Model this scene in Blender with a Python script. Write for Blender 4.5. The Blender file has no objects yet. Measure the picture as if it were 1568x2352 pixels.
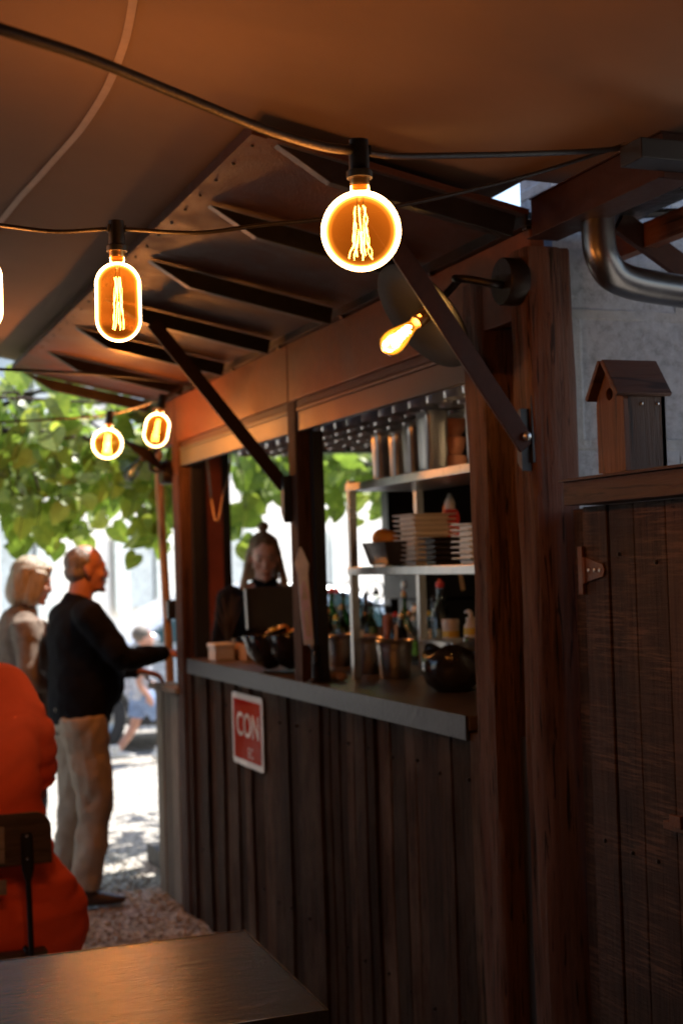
import bpy, math, random
import numpy as np
from mathutils import Vector, Matrix, noise, Quaternion

# ------------------------------------------------------------------ camera, sky, sun, exposure
random.seed(7)
scene = bpy.context.scene
EYE = 1.61                                    # camera height in metres; +Y runs along the bar, +X into it
FPX = 50 / 36 * 2352                          # a 50 mm lens, in units of a 1568 x 2352 picture
def unit(v):
    v = np.array(v, float)
    return v / np.linalg.norm(v)
_vp = unit([-460 - 784, 1329.5 - 1176, FPX])
_up = np.array([-math.sin(.016), -math.cos(.016), 0.])
_up = unit(_up - _vp * np.dot(_up, _vp))
RC = np.stack([np.cross(_vp, _up), _vp, _up], 1)
cam = bpy.data.objects.new("camera", bpy.data.cameras.new("camera"))
scene.collection.objects.link(cam)
scene.camera = cam
m3 = Matrix((RC[0, :], -RC[1, :], -RC[2, :])).transposed()
cam.matrix_world = Matrix.Translation((0, 0, EYE)) @ m3.to_4x4()
cam.data.lens = 50
cam.data.sensor_width = 36
cam.data.clip_start = .05
cam.data.clip_end = 3000
cam.data.dof.use_dof = True
cam.data.dof.focus_distance = 2.5
cam.data.dof.aperture_fstop = 4.2

SUN_DIR = Vector((.43, .18, .88)).normalized()     # towards the sun
sun_el = math.asin(SUN_DIR.z)
sun_az = math.atan2(SUN_DIR.x, SUN_DIR.y)
world = bpy.data.worlds.new("World")
scene.world = world
world.use_nodes = True
wn = world.node_tree
sky = wn.nodes.new("ShaderNodeTexSky")
sky.sky_type = 'NISHITA'
sky.sun_disc = False
sky.sun_elevation = sun_el
sky.sun_rotation = sun_az
bgn = wn.nodes["Background"]
bgn.inputs[1].default_value = .14
wn.links.new(sky.outputs[0], bgn.inputs[0])
sun = bpy.data.objects.new("sun", bpy.data.lights.new("sun", 'SUN'))
scene.collection.objects.link(sun)
sun.data.energy = 5
sun.data.angle = math.radians(.5)
sun.data.color = (1, .95, .87)
sun.rotation_euler = SUN_DIR.to_track_quat('Z', 'Y').to_euler()

scene.view_settings.view_transform = 'Standard'
scene.view_settings.look = 'None'
scene.view_settings.exposure = 1.3
scene.view_settings.gamma = 1
scene.view_settings.use_curve_mapping = False
scene.render.engine = 'CYCLES'
scene.cycles.max_bounces = 10
scene.cycles.transparent_max_bounces = 24
scene.cycles.use_denoising = True
scene.cycles.sample_clamp_indirect = 6
scene.cycles.caustics_refractive = False
scene.cycles.caustics_reflective = False

# ------------------------------------------------------------------ helpers
def ray(px, py):
    return RC.T @ unit([px - 784, py - 1176, FPX])
def onX(px, py, x):
    d = ray(px, py); p = d * (x / d[0]); return Vector((p[0], p[1], p[2] + EYE))
def onY(px, py, y):
    d = ray(px, py); p = d * (y / d[1]); return Vector((p[0], p[1], p[2] + EYE))
def onZ(px, py, z):
    d = ray(px, py); p = d * ((z - EYE) / d[2]); return Vector((p[0], p[1], p[2] + EYE))
def onD(px, py, dep):
    d = ray(px, py); p = d * (dep / (RC @ d)[2]); return Vector((p[0], p[1], p[2] + EYE))

COL = scene.collection
class MB:
    """Collects faces; build() links them as one mesh object."""
    def __init__(s, M=None):
        s.v, s.f, s.t, s.M, s.tone = [], [], [], (M or Matrix.Identity(4)), 0.5
    def add(s, vs, fs):
        o = len(s.v)
        s.v += [s.M @ Vector(p) for p in vs]
        s.f += [[i + o for i in f] for f in fs]
        s.t += [s.tone] * len(fs)
    def box(s, c, size, R=None):
        c = Vector(c); h = Vector(size) / 2
        vs = []
        for x in (-1, 1):
            for y in (-1, 1):
                for z in (-1, 1):
                    q = Vector((x * h.x, y * h.y, z * h.z))
                    vs.append(c + (R @ q if R else q))
        s.add(vs, [[0, 1, 3, 2], [4, 6, 7, 5], [0, 4, 5, 1], [2, 3, 7, 6], [0, 2, 6, 4], [1, 5, 7, 3]])
    def span(s, a, b):
        a, b = Vector(a), Vector(b)
        s.box((a + b) / 2, [abs(q) for q in (b - a)])
    def bar(s, p, q, w, t, up=(0, 0, 1)):
        """rectangular bar from p to q, w across, t along up"""
        p, q = Vector(p), Vector(q)
        d = (q - p).normalized(); u = Vector(up); side = d.cross(u).normalized(); u = side.cross(d)
        R = Matrix((side, d, u)).transposed()
        s.box((p + q) / 2, (w, (q - p).length, t), R)
    def tube(s, pts, rad, seg=10, side=(1, 0, 0), caps=True, n=0):
        """loft of ellipses along pts; rad = number, list of numbers or of (a, b)"""
        pts = [Vector(p) for p in pts]
        if not isinstance(rad, (list, tuple)): rad = [rad] * len(pts)
        rad = [(r, r) if not isinstance(r, (list, tuple)) else r for r in rad]
        if n:
            P, Q = [], []
            L = len(pts)
            for i in range(L - 1):
                a, b, c, d = pts[max(i - 1, 0)], pts[i], pts[i + 1], pts[min(i + 2, L - 1)]
                ra, rb, rc, rd = rad[max(i - 1, 0)], rad[i], rad[i + 1], rad[min(i + 2, L - 1)]
                for k in range(n):
                    t = k / n
                    w = (-.5 * t**3 + t * t - .5 * t, 1.5 * t**3 - 2.5 * t * t + 1, -1.5 * t**3 + 2 * t * t + .5 * t, .5 * t**3 - .5 * t * t)
                    P.append(a * w[0] + b * w[1] + c * w[2] + d * w[3])
                    Q.append(tuple(max(1e-4, ra[j] * w[0] + rb[j] * w[1] + rc[j] * w[2] + rd[j] * w[3]) for j in (0, 1)))
            P.append(pts[-1]); Q.append(rad[-1])
            pts, rad = P, Q
        vs, fs = [], []
        side = Vector(side)
        prev = None
        for i, p in enumerate(pts):
            d = (pts[min(i + 1, len(pts) - 1)] - pts[max(i - 1, 0)])
            d = d.normalized() if d.length > 1e-9 else Vector((0, 0, 1))
            if prev is None:
                sd = side - d * side.dot(d)
                if sd.length < .15:
                    sd = Vector((0, 1, 0)) - d * d.y
                if sd.length < .15:
                    sd = Vector((0, 0, 1)) - d * d.z
            else:
                sd = prev - d * prev.dot(d)
                if sd.length < 1e-6: sd = d.orthogonal()
            sd.normalize(); prev = sd
            o = d.cross(sd)
            for k in range(seg):
                a = 2 * math.pi * k / seg
                vs.append(p + sd * (math.cos(a) * rad[i][0]) + o * (math.sin(a) * rad[i][1]))
        for i in range(len(pts) - 1):
            for k in range(seg):
                a, b = i * seg + k, i * seg + (k + 1) % seg
                fs.append([a, b, b + seg, a + seg])
        if caps:
            fs.append(list(range(seg))[::-1])
            fs.append([(len(pts) - 1) * seg + k for k in range(seg)])
        s.add(vs, fs)
    def ball(s, c, r, seg=16, rings=10, R=None):
        c = Vector(c); r = Vector(r if isinstance(r, (list, tuple, Vector)) else (r, r, r))
        vs, fs = [], []
        def put(x, y, z):
            q = Vector((x * r.x, y * r.y, z * r.z)); vs.append(c + (R @ q if R else q))
        put(0, 0, -1)
        for i in range(1, rings):
            th = math.pi * i / rings - math.pi / 2
            for k in range(seg):
                a = 2 * math.pi * k / seg
                put(math.cos(th) * math.cos(a), math.cos(th) * math.sin(a), math.sin(th))
        put(0, 0, 1)
        for k in range(seg): fs.append([0, 1 + (k + 1) % seg, 1 + k])
        for i in range(rings - 2):
            for k in range(seg):
                a, b = 1 + i * seg + k, 1 + i * seg + (k + 1) % seg
                fs.append([a, b, b + seg, a + seg])
        top = len(vs) - 1; l = 1 + (rings - 2) * seg
        for k in range(seg): fs.append([l + k, l + (k + 1) % seg, top])
        s.add(vs, fs)
    def lathe(s, prof, c=(0, 0, 0), seg=24, R=None, flip=False, sx=1, sy=1):
        """prof: (radius, height) pairs, spun round local z"""
        c = Vector(c); vs, fs = [], []
        for r, z in prof:
            for k in range(seg):
                a = 2 * math.pi * k / seg
                q = Vector((math.cos(a) * r * sx, math.sin(a) * r * sy, z)); vs.append(c + (R @ q if R else q))
        for i in range(len(prof) - 1):
            for k in range(seg):
                a, b = i * seg + k, i * seg + (k + 1) % seg
                f = [a, b, b + seg, a + seg]
                fs.append(f[::-1] if flip else f)
        s.add(vs, fs)
    def prism(s, poly, thick, O, U, V):
        """polygon in the plane (O, U, V), pushed thick along U x V"""
        O, U, V = Vector(O), Vector(U), Vector(V); N = U.cross(V).normalized() * thick
        n = len(poly)
        vs = [O + U * a + V * b for a, b in poly] + [O + U * a + V * b + N for a, b in poly]
        s.add(vs, [list(range(n))[::-1], list(range(n, 2 * n))] + [[i, (i + 1) % n, n + (i + 1) % n, n + i] for i in range(n)])
    def mesh(s, name, off=Vector((0, 0, 0))):
        me = bpy.data.meshes.new(name)
        me.from_pydata([tuple(p - off) for p in s.v], [], s.f)
        at = me.attributes.new("tone", 'FLOAT', 'FACE')
        at.data.foreach_set("value", s.t)
        me.update()
        return me
    def build(s, name, mat, parent=None, smooth=False, bevel=0, sub=0, angle=None):
        off = root_loc(parent)
        me = s.mesh(name, off)
        me.materials.append(mat)
        o = bpy.data.objects.new(name, me)
        COL.objects.link(o)
        if parent: o.parent = parent
        if smooth:
            me.polygons.foreach_set("use_smooth", [True] * len(me.polygons))
        if bevel:
            b = o.modifiers.new("bevel", 'BEVEL'); b.width = bevel; b.segments = 2; b.limit_method = 'ANGLE'
        if sub:
            b = o.modifiers.new("sub", 'SUBSURF'); b.levels = sub; b.render_levels = sub
        if smooth and angle:
            try: me.set_sharp_from_angle(angle=math.radians(angle))
            except Exception: pass
        return o
    def remesh(s, name, mat, parent, voxel, smooth_it=4, wrinkle=None):
        """one continuous skin over everything collected"""
        off = root_loc(parent)
        me = s.mesh(name + "_raw", off)
        tmp = bpy.data.objects.new("tmp", me); COL.objects.link(tmp)
        r = tmp.modifiers.new("r", 'REMESH'); r.mode = 'VOXEL'; r.voxel_size = voxel
        if smooth_it:
            q = tmp.modifiers.new("s", 'SMOOTH'); q.factor = .5; q.iterations = smooth_it
        dg = bpy.context.evaluated_depsgraph_get()
        out = bpy.data.meshes.new_from_object(tmp.evaluated_get(dg))
        out.name = name
        bpy.data.objects.remove(tmp); bpy.data.meshes.remove(me)
        if wrinkle:
            ns = [v.normal.copy() for v in out.vertices]
            for v, nn in zip(out.vertices, ns):
                v.co += nn * wrinkle(v.co + off)
        out.materials.clear(); out.materials.append(mat)
        out.polygons.foreach_set("use_smooth", [True] * len(out.polygons))
        o = bpy.data.objects.new(name, out); COL.objects.link(o)
        if parent: o.parent = parent
        return o

def root_loc(p):
    v = Vector((0, 0, 0))
    while p is not None:
        v = v + p.location; p = p.parent
    return v
def tag(o, label=None, cat=None, group=None, kind=None):
    if label: o["label"] = label
    if cat: o["category"] = cat
    if group: o["group"] = group
    if kind: o["kind"] = kind
    return o
def thing(name, label, cat, loc, group=None):
    o = bpy.data.objects.new(name, None); COL.objects.link(o)
    o.location = loc; o.empty_display_size = .1
    return tag(o, label, cat, group)
def dup(o, loc=None, rz=None, label=None, parent=None):
    """a copy of a thing with copies of its parts and their sub-parts"""
    c = o.copy(); COL.objects.link(c)
    if parent: c.parent = parent
    if loc is not None: c.location = loc
    if rz is not None: c.rotation_euler = (0, 0, rz)
    if label: c["label"] = label
    for ch in list(o.children): dup(ch, parent=c)
    return c

# ------------------------------------------------------------------ materials
def mat_new(name):
    m = bpy.data.materials.new(name); m.use_nodes = True
    return m, m.node_tree, m.node_tree.nodes["Principled BSDF"]
def nd(t, kind, **kw):
    n = t.nodes.new(kind)
    for k, v in kw.items(): setattr(n, k, v)
    return n
def coords(t, scale, rot=(0, 0, 0)):
    tc = nd(t, "ShaderNodeTexCoord"); mp = nd(t, "ShaderNodeMapping")
    mp.inputs["Scale"].default_value = scale; mp.inputs["Rotation"].default_value = rot
    t.links.new(tc.outputs["Object"], mp.inputs[0])
    return mp.outputs[0]
def ramp(t, fac, stops):
    r = nd(t, "ShaderNodeValToRGB")
    while len(r.color_ramp.elements) < len(stops): r.color_ramp.elements.new(.5)
    for e, (p, c) in zip(r.color_ramp.elements, stops):
        e.position = p; e.color = (*c, 1) if len(c) == 3 else c
    t.links.new(fac, r.inputs[0])
    return r.outputs[0]
def mixc(t, fac, a, b, mode='MIX'):
    n = nd(t, "ShaderNodeMix", data_type='RGBA', blend_type=mode)
    for sock, val in ((n.inputs[0], fac), (n.inputs[6], a), (n.inputs[7], b)):
        if hasattr(val, "is_output"): t.links.new(val, sock)
        elif isinstance(val, (int, float)): sock.default_value = val
        else: sock.default_value = (*val, 1)
    return n.outputs[2]
def noise_tex(t, vec, scale, detail=4, rough=.6, dist=0):
    n = nd(t, "ShaderNodeTexNoise")
    n.inputs["Scale"].default_value = scale; n.inputs["Detail"].default_value = detail
    n.inputs["Roughness"].default_value = rough; n.inputs["Distortion"].default_value = dist
    if vec is not None: t.links.new(vec, n.inputs["Vector"])
    return n.outputs[0]
def bump(t, b, h, strength, dist=.01):
    n = nd(t, "ShaderNodeBump"); n.inputs["Strength"].default_value = strength; n.inputs["Distance"].default_value = dist
    t.links.new(h, n.inputs["Height"]); t.links.new(n.outputs[0], b.inputs["Normal"])
def tone_node(t):
    a = nd(t, "ShaderNodeAttribute"); a.attribute_name = "tone"
    return a.outputs["Fac"]

def wood(name, dark, light, axis='z', grain=1.0, rough=.6, bstr=.6, weather=None, saw=False, spec=.4):
    m, t, b = mat_new(name)
    s = {'z': (28, 28, 1.6), 'y': (28, 1.6, 28), 'x': (1.6, 28, 28)}[axis]
    v = coords(t, tuple(q * grain for q in s))
    tone = tone_node(t)
    vm = nd(t, "ShaderNodeVectorMath", operation='ADD')
    cx = nd(t, "ShaderNodeCombineXYZ")
    ml = nd(t, "ShaderNodeMath", operation='MULTIPLY'); ml.inputs[1].default_value = 37.0
    t.links.new(tone, ml.inputs[0])
    for i in range(3): t.links.new(ml.outputs[0], cx.inputs[i])
    t.links.new(v, vm.inputs[0]); t.links.new(cx.outputs[0], vm.inputs[1])
    v = vm.outputs[0]
    n1 = noise_tex(t, v, 1.0, 8, .68, .8)
    n2 = noise_tex(t, v, 3.2, 6, .7)
    c = ramp(t, n1, [(.28, dark), (.5, tuple((a + 2 * q) / 3 for a, q in zip(dark, light))), (.72, light)])
    if weather:
        n3 = noise_tex(t, coords(t, (2, 2, 1.1)), 1.6, 5, .65)
        f = ramp(t, n3, [(.46, (0, 0, 0)), (.66, (1, 1, 1))])
        mm = nd(t, "ShaderNodeMath", operation='MULTIPLY'); mm.inputs[1].default_value = .75
        t.links.new(f, mm.inputs[0])
        c = mixc(t, mm.outputs[0], c, weather)
    n5 = noise_tex(t, v, 2.1, 3, .5, 1.2)
    c = mixc(t, ramp(t, n5, [(.33, (.85, .85, .85)), (.40, (0, 0, 0))]), c, tuple(q * .35 for q in dark))
    tv = nd(t, "ShaderNodeMapRange"); tv.inputs[3].default_value = .55; tv.inputs[4].default_value = 1.5
    t.links.new(tone, tv.inputs[0])
    hue = nd(t, "ShaderNodeHueSaturation"); t.links.new(c, hue.inputs["Color"]); t.links.new(tv.outputs[0], hue.inputs["Value"])
    c = hue.outputs[0]
    h = n2
    if saw:
        vs = coords(t, (3, 3, 60))
        ns = noise_tex(t, vs, 2.2, 4, .75)
        vb = coords(t, (1.2, 1.2, 4)); nb = noise_tex(t, vb, 2, 3)
        fm = nd(t, "ShaderNodeMath", operation='MULTIPLY')
        t.links.new(ramp(t, ns, [(.46, (0, 0, 0)), (.62, (1, 1, 1))]), fm.inputs[0]); t.links.new(ramp(t, nb, [(.4, (0, 0, 0)), (.6, (1, 1, 1))]), fm.inputs[1])
        c = mixc(t, fm.outputs[0], c, tuple(min(1, q * 2.2) for q in light))
        h2 = nd(t, "ShaderNodeMath", operation='ADD'); t.links.new(n2, h2.inputs[0]); t.links.new(ns, h2.inputs[1]); h = h2.outputs[0]
    else:
        h2 = nd(t, "ShaderNodeMath", operation='ADD'); t.links.new(n1, h2.inputs[0]); t.links.new(n2, h2.inputs[1]); h = h2.outputs[0]
    t.links.new(c, b.inputs["Base Color"])
    b.inputs["Roughness"].default_value = rough
    b.inputs["Specular IOR Level"].default_value = spec
    bump(t, b, h, bstr, .012)
    return m

def plain(name, col, rough=.5, metal=0, nscale=0, namp=.25, bstr=0, bscale=60, spec=.5, stretch=(1, 1, 1), sss=0):
    m, t, b = mat_new(name)
    b.inputs["Roughness"].default_value = rough
    b.inputs["Metallic"].default_value = metal
    b.inputs["Specular IOR Level"].default_value = spec
    v = coords(t, stretch)
    n = noise_tex(t, v, nscale or 9, 5, .6)
    lo = tuple(q * (1 - namp) for q in col); hi = tuple(min(1, q * (1 + namp)) for q in col)
    t.links.new(ramp(t, n, [(.3, lo), (.7, hi)]), b.inputs["Base Color"])
    rr = nd(t, "ShaderNodeMapRange"); rr.inputs[3].default_value = max(0, rough - .1); rr.inputs[4].default_value = min(1, rough + .12)
    t.links.new(n, rr.inputs[0]); t.links.new(rr.outputs[0], b.inputs["Roughness"])
    if bstr:
        bump(t, b, noise_tex(t, v, bscale, 5, .6), bstr, .008)
    return m

def rusty(name, base, rust, rough=.45, metal=.3, scale=14, bstr=.4):
    m, t, b = mat_new(name)
    v = coords(t, (1, 1, 1))
    n = noise_tex(t, v, scale * .25, 8, .7, .6)
    n2 = noise_tex(t, v, scale * 5, 5, .7)
    c = mixc(t, ramp(t, n, [(.38, (0, 0, 0)), (.62, (1, 1, 1))]), base, rust)
    c = mixc(t, .35, c, ramp(t, n2, [(.3, tuple(q * .4 for q in base)), (.7, rust)]))
    t.links.new(c, b.inputs["Base Color"])
    r = ramp(t, n, [(.3, (rough - .12,) * 3), (.7, (rough + .2,) * 3)])
    t.links.new(r, b.inputs["Roughness"])
    b.inputs["Metallic"].default_value = metal
    b.inputs["Specular IOR Level"].default_value = .22
    bump(t, b, n2, bstr, .004)
    return m

def emit(name, col, strength):
    m, t, b = mat_new(name)
    b.inputs["Base Color"].default_value = (*[min(1, q) for q in col], 1)
    b.inputs["Emission Color"].default_value = (*col, 1)
    b.inputs["Emission Strength"].default_value = strength
    return m
def painted_sheen_glass(name, share):
    """clear glass with white diffuse mixed in as a painted sheen"""
    m = glass(name, (.95, .96, .95), 1.5, .1, 3.0); t = m.node_tree
    out = [q for q in t.nodes if q.type == 'OUTPUT_MATERIAL'][0]; old = out.inputs[0].links[0].from_socket
    d = nd(t, "ShaderNodeBsdfDiffuse"); d.inputs[0].default_value = (.9, .9, .86, 1)  # white diffuse stands in for light on the glasses
    mx = nd(t, "ShaderNodeMixShader"); mx.inputs[0].default_value = share
    t.links.new(old, mx.inputs[1]); t.links.new(d.outputs[0], mx.inputs[2]); t.links.new(mx.outputs[0], out.inputs[0])
    return m
def glow_volume(name, col, strength):
    m = bpy.data.materials.new(name); m.use_nodes = True
    t = m.node_tree; t.nodes.clear()
    out = nd(t, "ShaderNodeOutputMaterial"); e = nd(t, "ShaderNodeEmission")
    e.inputs[0].default_value = (*col, 1); e.inputs[1].default_value = strength
    t.links.new(e.outputs[0], out.inputs["Volume"])
    return m
def glass(name, tint=(.95, .97, .96), ior=1.45, rough=.03, gain=1.0):
    m = bpy.data.materials.new(name); m.use_nodes = True
    t = m.node_tree; t.nodes.clear()
    out = nd(t, "ShaderNodeOutputMaterial"); mx = nd(t, "ShaderNodeMixShader"); fr = nd(t, "ShaderNodeFresnel")
    tr = nd(t, "ShaderNodeBsdfTransparent"); gl = nd(t, "ShaderNodeBsdfGlossy")
    fr.inputs[0].default_value = ior; tr.inputs[0].default_value = (*tint, 1); gl.inputs["Roughness"].default_value = rough
    mg = nd(t, "ShaderNodeMath", operation='MULTIPLY'); mg.inputs[1].default_value = gain; mg.use_clamp = True
    t.links.new(fr.outputs[0], mg.inputs[0])
    t.links.new(mg.outputs[0], mx.inputs[0]); t.links.new(tr.outputs[0], mx.inputs[1]); t.links.new(gl.outputs[0], mx.inputs[2])
    t.links.new(mx.outputs[0], out.inputs["Surface"])
    return m

M = {}
M['boards'] = wood("weathered_board_wood", (.007, .0035, .002), (.085, .038, .02), 'z', 1.6, .78, 1.0, weather=(.13, .088, .062), spec=.1)
M['grey_boards'] = wood("grey_board_wood", (.09, .075, .06), (.3, .25, .2), 'z', 1.0, .8, .7, spec=.2)
M['trunk'] = wood("rough_post_wood", (.006, .003, .002), (.125, .06, .039), 'z', 1.5, .75, 1.0, weather=(.11, .062, .045), spec=.2)
M['beamwood'] = wood("dark_beam_wood", (.016, .009, .006), (.07, .036, .024), 'y', .7, .65, .6)
M['door'] = wood("rough_sawn_door_wood", (.014, .008, .006), (.05, .029, .020), 'z', .8, .7, .5, saw=True, spec=.25)
M['corten'] = rusty("brown_rusty_panel", (.12, .045, .022), (.2, .07, .03), .5, .15, 8, .15)
M['awning'] = rusty("flaky_varnished_panel", (.042, .017, .010), (.09, .035, .02), .5, 0, 26, 1.0)
M['steel_brown'] = rusty("brown_painted_steel", (.026, .012, .009), (.055, .022, .014), .45, .2, 12, .25)
M['steel_dark'] = plain("dark_steel", (.02, .016, .014), .42, .6, 14, .3, .2)
M['steel'] = plain("brushed_steel", (.5, .49, .47), .3, 1, 6, .12, .06, 80, stretch=(1, 12, 1))
M['zinc'] = plain("dull_zinc_edge", (.042, .05, .062), .5, .4, 18, .35, .3, 50)
M['counter'] = plain("oiled_counter_top", (.08, .055, .04), .35, 0, 7, .4, .2, 40)
M['pipe'] = plain("galvanised_pipe", (.15, .145, .145), .3, 1, 9, .2, .05)
M['black'] = plain("matt_black_plastic", (.008, .008, .009), .45, 0, 12, .2)
M['cable'] = plain("rubber_cable", (.012, .010, .009), .5, 0, 40, .4, .3, 200)
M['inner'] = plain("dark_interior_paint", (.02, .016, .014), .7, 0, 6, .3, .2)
M['redpanel'] = plain("red_brown_board", (.3, .075, .04), .55, 0, 5, .25, .2, 30)
M['white'] = plain("white_glaze", (.85, .82, .74), .25, 0, 4, .05)
M['white_plastic'] = plain("white_plastic", (.75, .72, .66), .4, 0, 5, .05)
M['darkdish'] = plain("dark_glaze", (.035, .026, .024), .3, 0, 5, .2)
M['bowl'] = plain("black_glossy_bowl", (.022, .015, .01), .13, 0, 5, .3)
M['clay'] = plain("terracotta", (.26, .1, .05), .7, 0, 8, .25, .3, 60)
M['orange'] = plain("orange_peel", (.75, .32, .04), .45, 0, 8, .15, .4, 120)
M['lemon'] = plain("lemon_peel", (.75, .55, .07), .45, 0, 8, .15, .3, 120)
M['red_plastic'] = plain("red_plastic", (.55, .03, .025), .35, 0, 6, .1)
M['kraft'] = plain("light_crate_wood", (.42, .25, .12), .6, 0, 9, .25, .3, 30)
M['skin'] = plain("skin", (.5, .25, .17), .5, 0, 12, .12, .15, 60)
M['skin_dim'] = plain("tanned_skin", (.4, .17, .11), .5, 0, 12, .15, .15, 60)
M['navy'] = plain("navy_knit", (.006, .006, .009), .85, 0, 30, .3, .5, 150, spec=.15)
M['chino'] = plain("beige_cotton", (.4, .32, .245), .85, 0, 16, .1, .5, 60, spec=.15)
M['cardigan'] = plain("taupe_knit", (.22, .18, .15), .9, 0, 22, .2, .6, 110, spec=.1)
M['orange_cloth'] = plain("coral_red_jersey", (.92, .135, .06), .8, 0, 6, .06, .15, 120, spec=.15)
M['jeans'] = plain("dark_denim", (.05, .06, .09), .85, 0, 30, .2, .3, 120)
M['shoe'] = plain("brown_leather", (.06, .035, .025), .5, 0, 15, .2, .2)
M['hair_grey'] = plain("grey_brown_hair", (.15, .12, .095), .55, 0, 60, .4, .7, 70, stretch=(1, 1, .2))
M['hair_ash'] = plain("ash_blond_hair", (.34, .28, .2), .5, 0, 60, .35, .8, 70, stretch=(1, 1, .15))
M['hair_blond'] = plain("honey_blond_hair", (.42, .29, .16), .45, 0, 60, .4, .8, 70, stretch=(1, 1, .12))
M['eye'] = plain("eye", (.05, .04, .035), .2)
M['lips'] = plain("lips", (.34, .12, .1), .4)
M['header'] = plain("copper_reflection_box", (.075, .045, .03), .5, .15, 5, .15, .05)  # copper reflection on the steel put into the base colour
M['header_grey'] = plain("grey_shutter_box", (.09, .10, .088), .55, .1, 5, .15, .05)
M['grey_boards_y'] = wood("grey_cap_wood", (.12, .1, .08), (.34, .29, .23), 'y', 1.0, .8, .7, spec=.2)
M['pole'] = wood("peeled_pole_wood", (.3, .17, .08), (.5, .32, .17), 'z', .6, .6, .4)
M['joist_wood'] = wood("brown_joist_wood", (.05, .02, .01), (.16, .06, .03), 'y', .7, .6, .5)  # lighter, redder brown than the beam wood
M['glint'] = plain("crinkled_dark_sheet", (.04, .04, .042), .28, .3, 6, .4, .9, 22)
M['hinge'] = rusty("rusty_strap_hinge", (.11, .05, .03), (.17, .075, .04), .5, .5, 30, .4)
M['bird_front'] = wood("orange_birdhouse_wood", (.06, .026, .012), (.125, .057, .027), 'z', .9, .65, .4)
M['bird_side'] = wood("dark_birdhouse_wood", (.025, .016, .01), (.085, .055, .036), 'z', .9, .65, .5)
M['bird_roof'] = wood("birdhouse_roof_wood", (.04, .02, .014), (.09, .045, .03), 'x', .6, .6, .4)
M['green_label'] = plain("green_label_paper", (.12, .4, .08), .5)
M['bulb_glass2'] = glass("clear_plastic_film", (.93, .93, .92), 1.5, .1, 2.2)
M['mill'] = plain("mill_wood", (.3, .1, .05), .35, 0, 9, .2)
M['cloth_pink'] = plain("pale_cloth", (.36, .24, .18), .9, 0, 12, .2, .4, 60)
M['tap_white'] = plain("tap_handle_white", (.78, .86, .95), .4)
M['tap_pink'] = plain("tap_handle_pink", (.74, .64, .82), .45, 0, 6, .2)
M['tap_mark'] = plain("tap_handle_mark", (.62, .6, .6), .45)
M['screen'] = plain("dark_screen_back", (.02, .019, .016), .4)
M['chrome'] = plain("chrome", (.7, .68, .66), .12, 1, 5, .05)
M['sign_white'] = plain("white_enamel_rim", (.62, .58, .55), .25, 0, 5, .05)
M['sign_red'] = plain("red_enamel", (.42, .022, .012), .07, 0, 3, .08, spec=.9)
M['sign_letter'] = plain("cream_lettering", (.55, .47, .42), .25)
M['sign_letter_dim'] = plain("worn_lettering", (.4, .14, .11), .3)
M['zinc_dark'] = plain("dark_zinc_edging", (.1, .11, .115), .35, .8, 20, .3, .2, 60)
M['chair_wood'] = wood("worn_chair_wood", (.03, .022, .018), (.12, .085, .065), 'x', 1.2, .6, .5)
M['grey_plate'] = wood("pale_worn_slat", (.16, .14, .14), (.32, .29, .28), 'x', 1.2, .7, .5)
M['pale_shirt'] = plain("pale_shirt", (.45, .46, .5), .8)
M['blue_shorts'] = plain("blue_shorts", (.2, .28, .45), .8)
M['car_paint'] = plain("silver_car_paint", (.52, .54, .57), .25, .5, 30, .05)
M['car_glass'] = plain("car_window_glass", (.03, .06, .055), .06, 0, 4, .2)
M['tyre'] = plain("tyre_rubber", (.025, .025, .026), .8)
def tabletop_mat():
    m, t, b = mat_new("worn_glossy_tabletop")
    v = coords(t, (2.2, 9, 9)); n = noise_tex(t, v, 2.5, 8, .7, .5)
    n2 = noise_tex(t, coords(t, (5, 16, 6)), 5, 5, .7)
    n3 = noise_tex(t, coords(t, (1, 1, 1)), 3.5, 5, .65)
    c = ramp(t, n, [(.3, (.004, .003, .0025)), (.5, (.014, .009, .006)), (.75, (.05, .025, .013))])
    c = mixc(t, ramp(t, n3, [(.5, (0, 0, 0)), (.68, (.7, .7, .7))]), c, (.008, .012, .012))
    t.links.new(c, b.inputs["Base Color"])
    t.links.new(ramp(t, n3, [(.3, (.55,) * 3), (.7, (.7,) * 3)]), b.inputs["Roughness"])
    b.inputs["Specular IOR Level"].default_value = .08
    b.inputs["Coat Weight"].default_value = 1.0; b.inputs["Coat Roughness"].default_value = .1
    s = nd(t, "ShaderNodeMath", operation='ADD'); t.links.new(n, s.inputs[0]); t.links.new(n2, s.inputs[1])
    bump(t, b, s.outputs[0], .28, .005)
    t.links.new([q for q in t.nodes if q.type == 'BUMP'][0].outputs[0], b.inputs["Coat Normal"])
    return m
M['tabletop'] = tabletop_mat()
M['skin_fair'] = plain("fair_skin", (.74, .43, .33), .45, 0, 12, .1, .1, 60)
def ombre_hair():
    m = plain("brown_to_blond_hair", (.4, .25, .12), .5, 0, 60, .4, .8, 70, stretch=(1, 1, .12)); t = m.node_tree; b = t.nodes["Principled BSDF"]
    old = b.inputs["Base Color"].links[0].from_socket
    sp = nd(t, "ShaderNodeSeparateXYZ"); t.links.new(coords(t, (1, 1, 1)), sp.inputs[0])
    mr = nd(t, "ShaderNodeMapRange"); mr.inputs[1].default_value = 1.60; mr.inputs[2].default_value = 1.36; t.links.new(sp.outputs[2], mr.inputs[0])
    g = ramp(t, mr.outputs[0], [(0, (.10, .055, .03)), (.45, (.2, .12, .06)), (1, (.66, .46, .26))])
    t.links.new(mixc(t, .7, old, g), b.inputs["Base Color"])
    return m
M['hair_ombre'] = ombre_hair()
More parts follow.
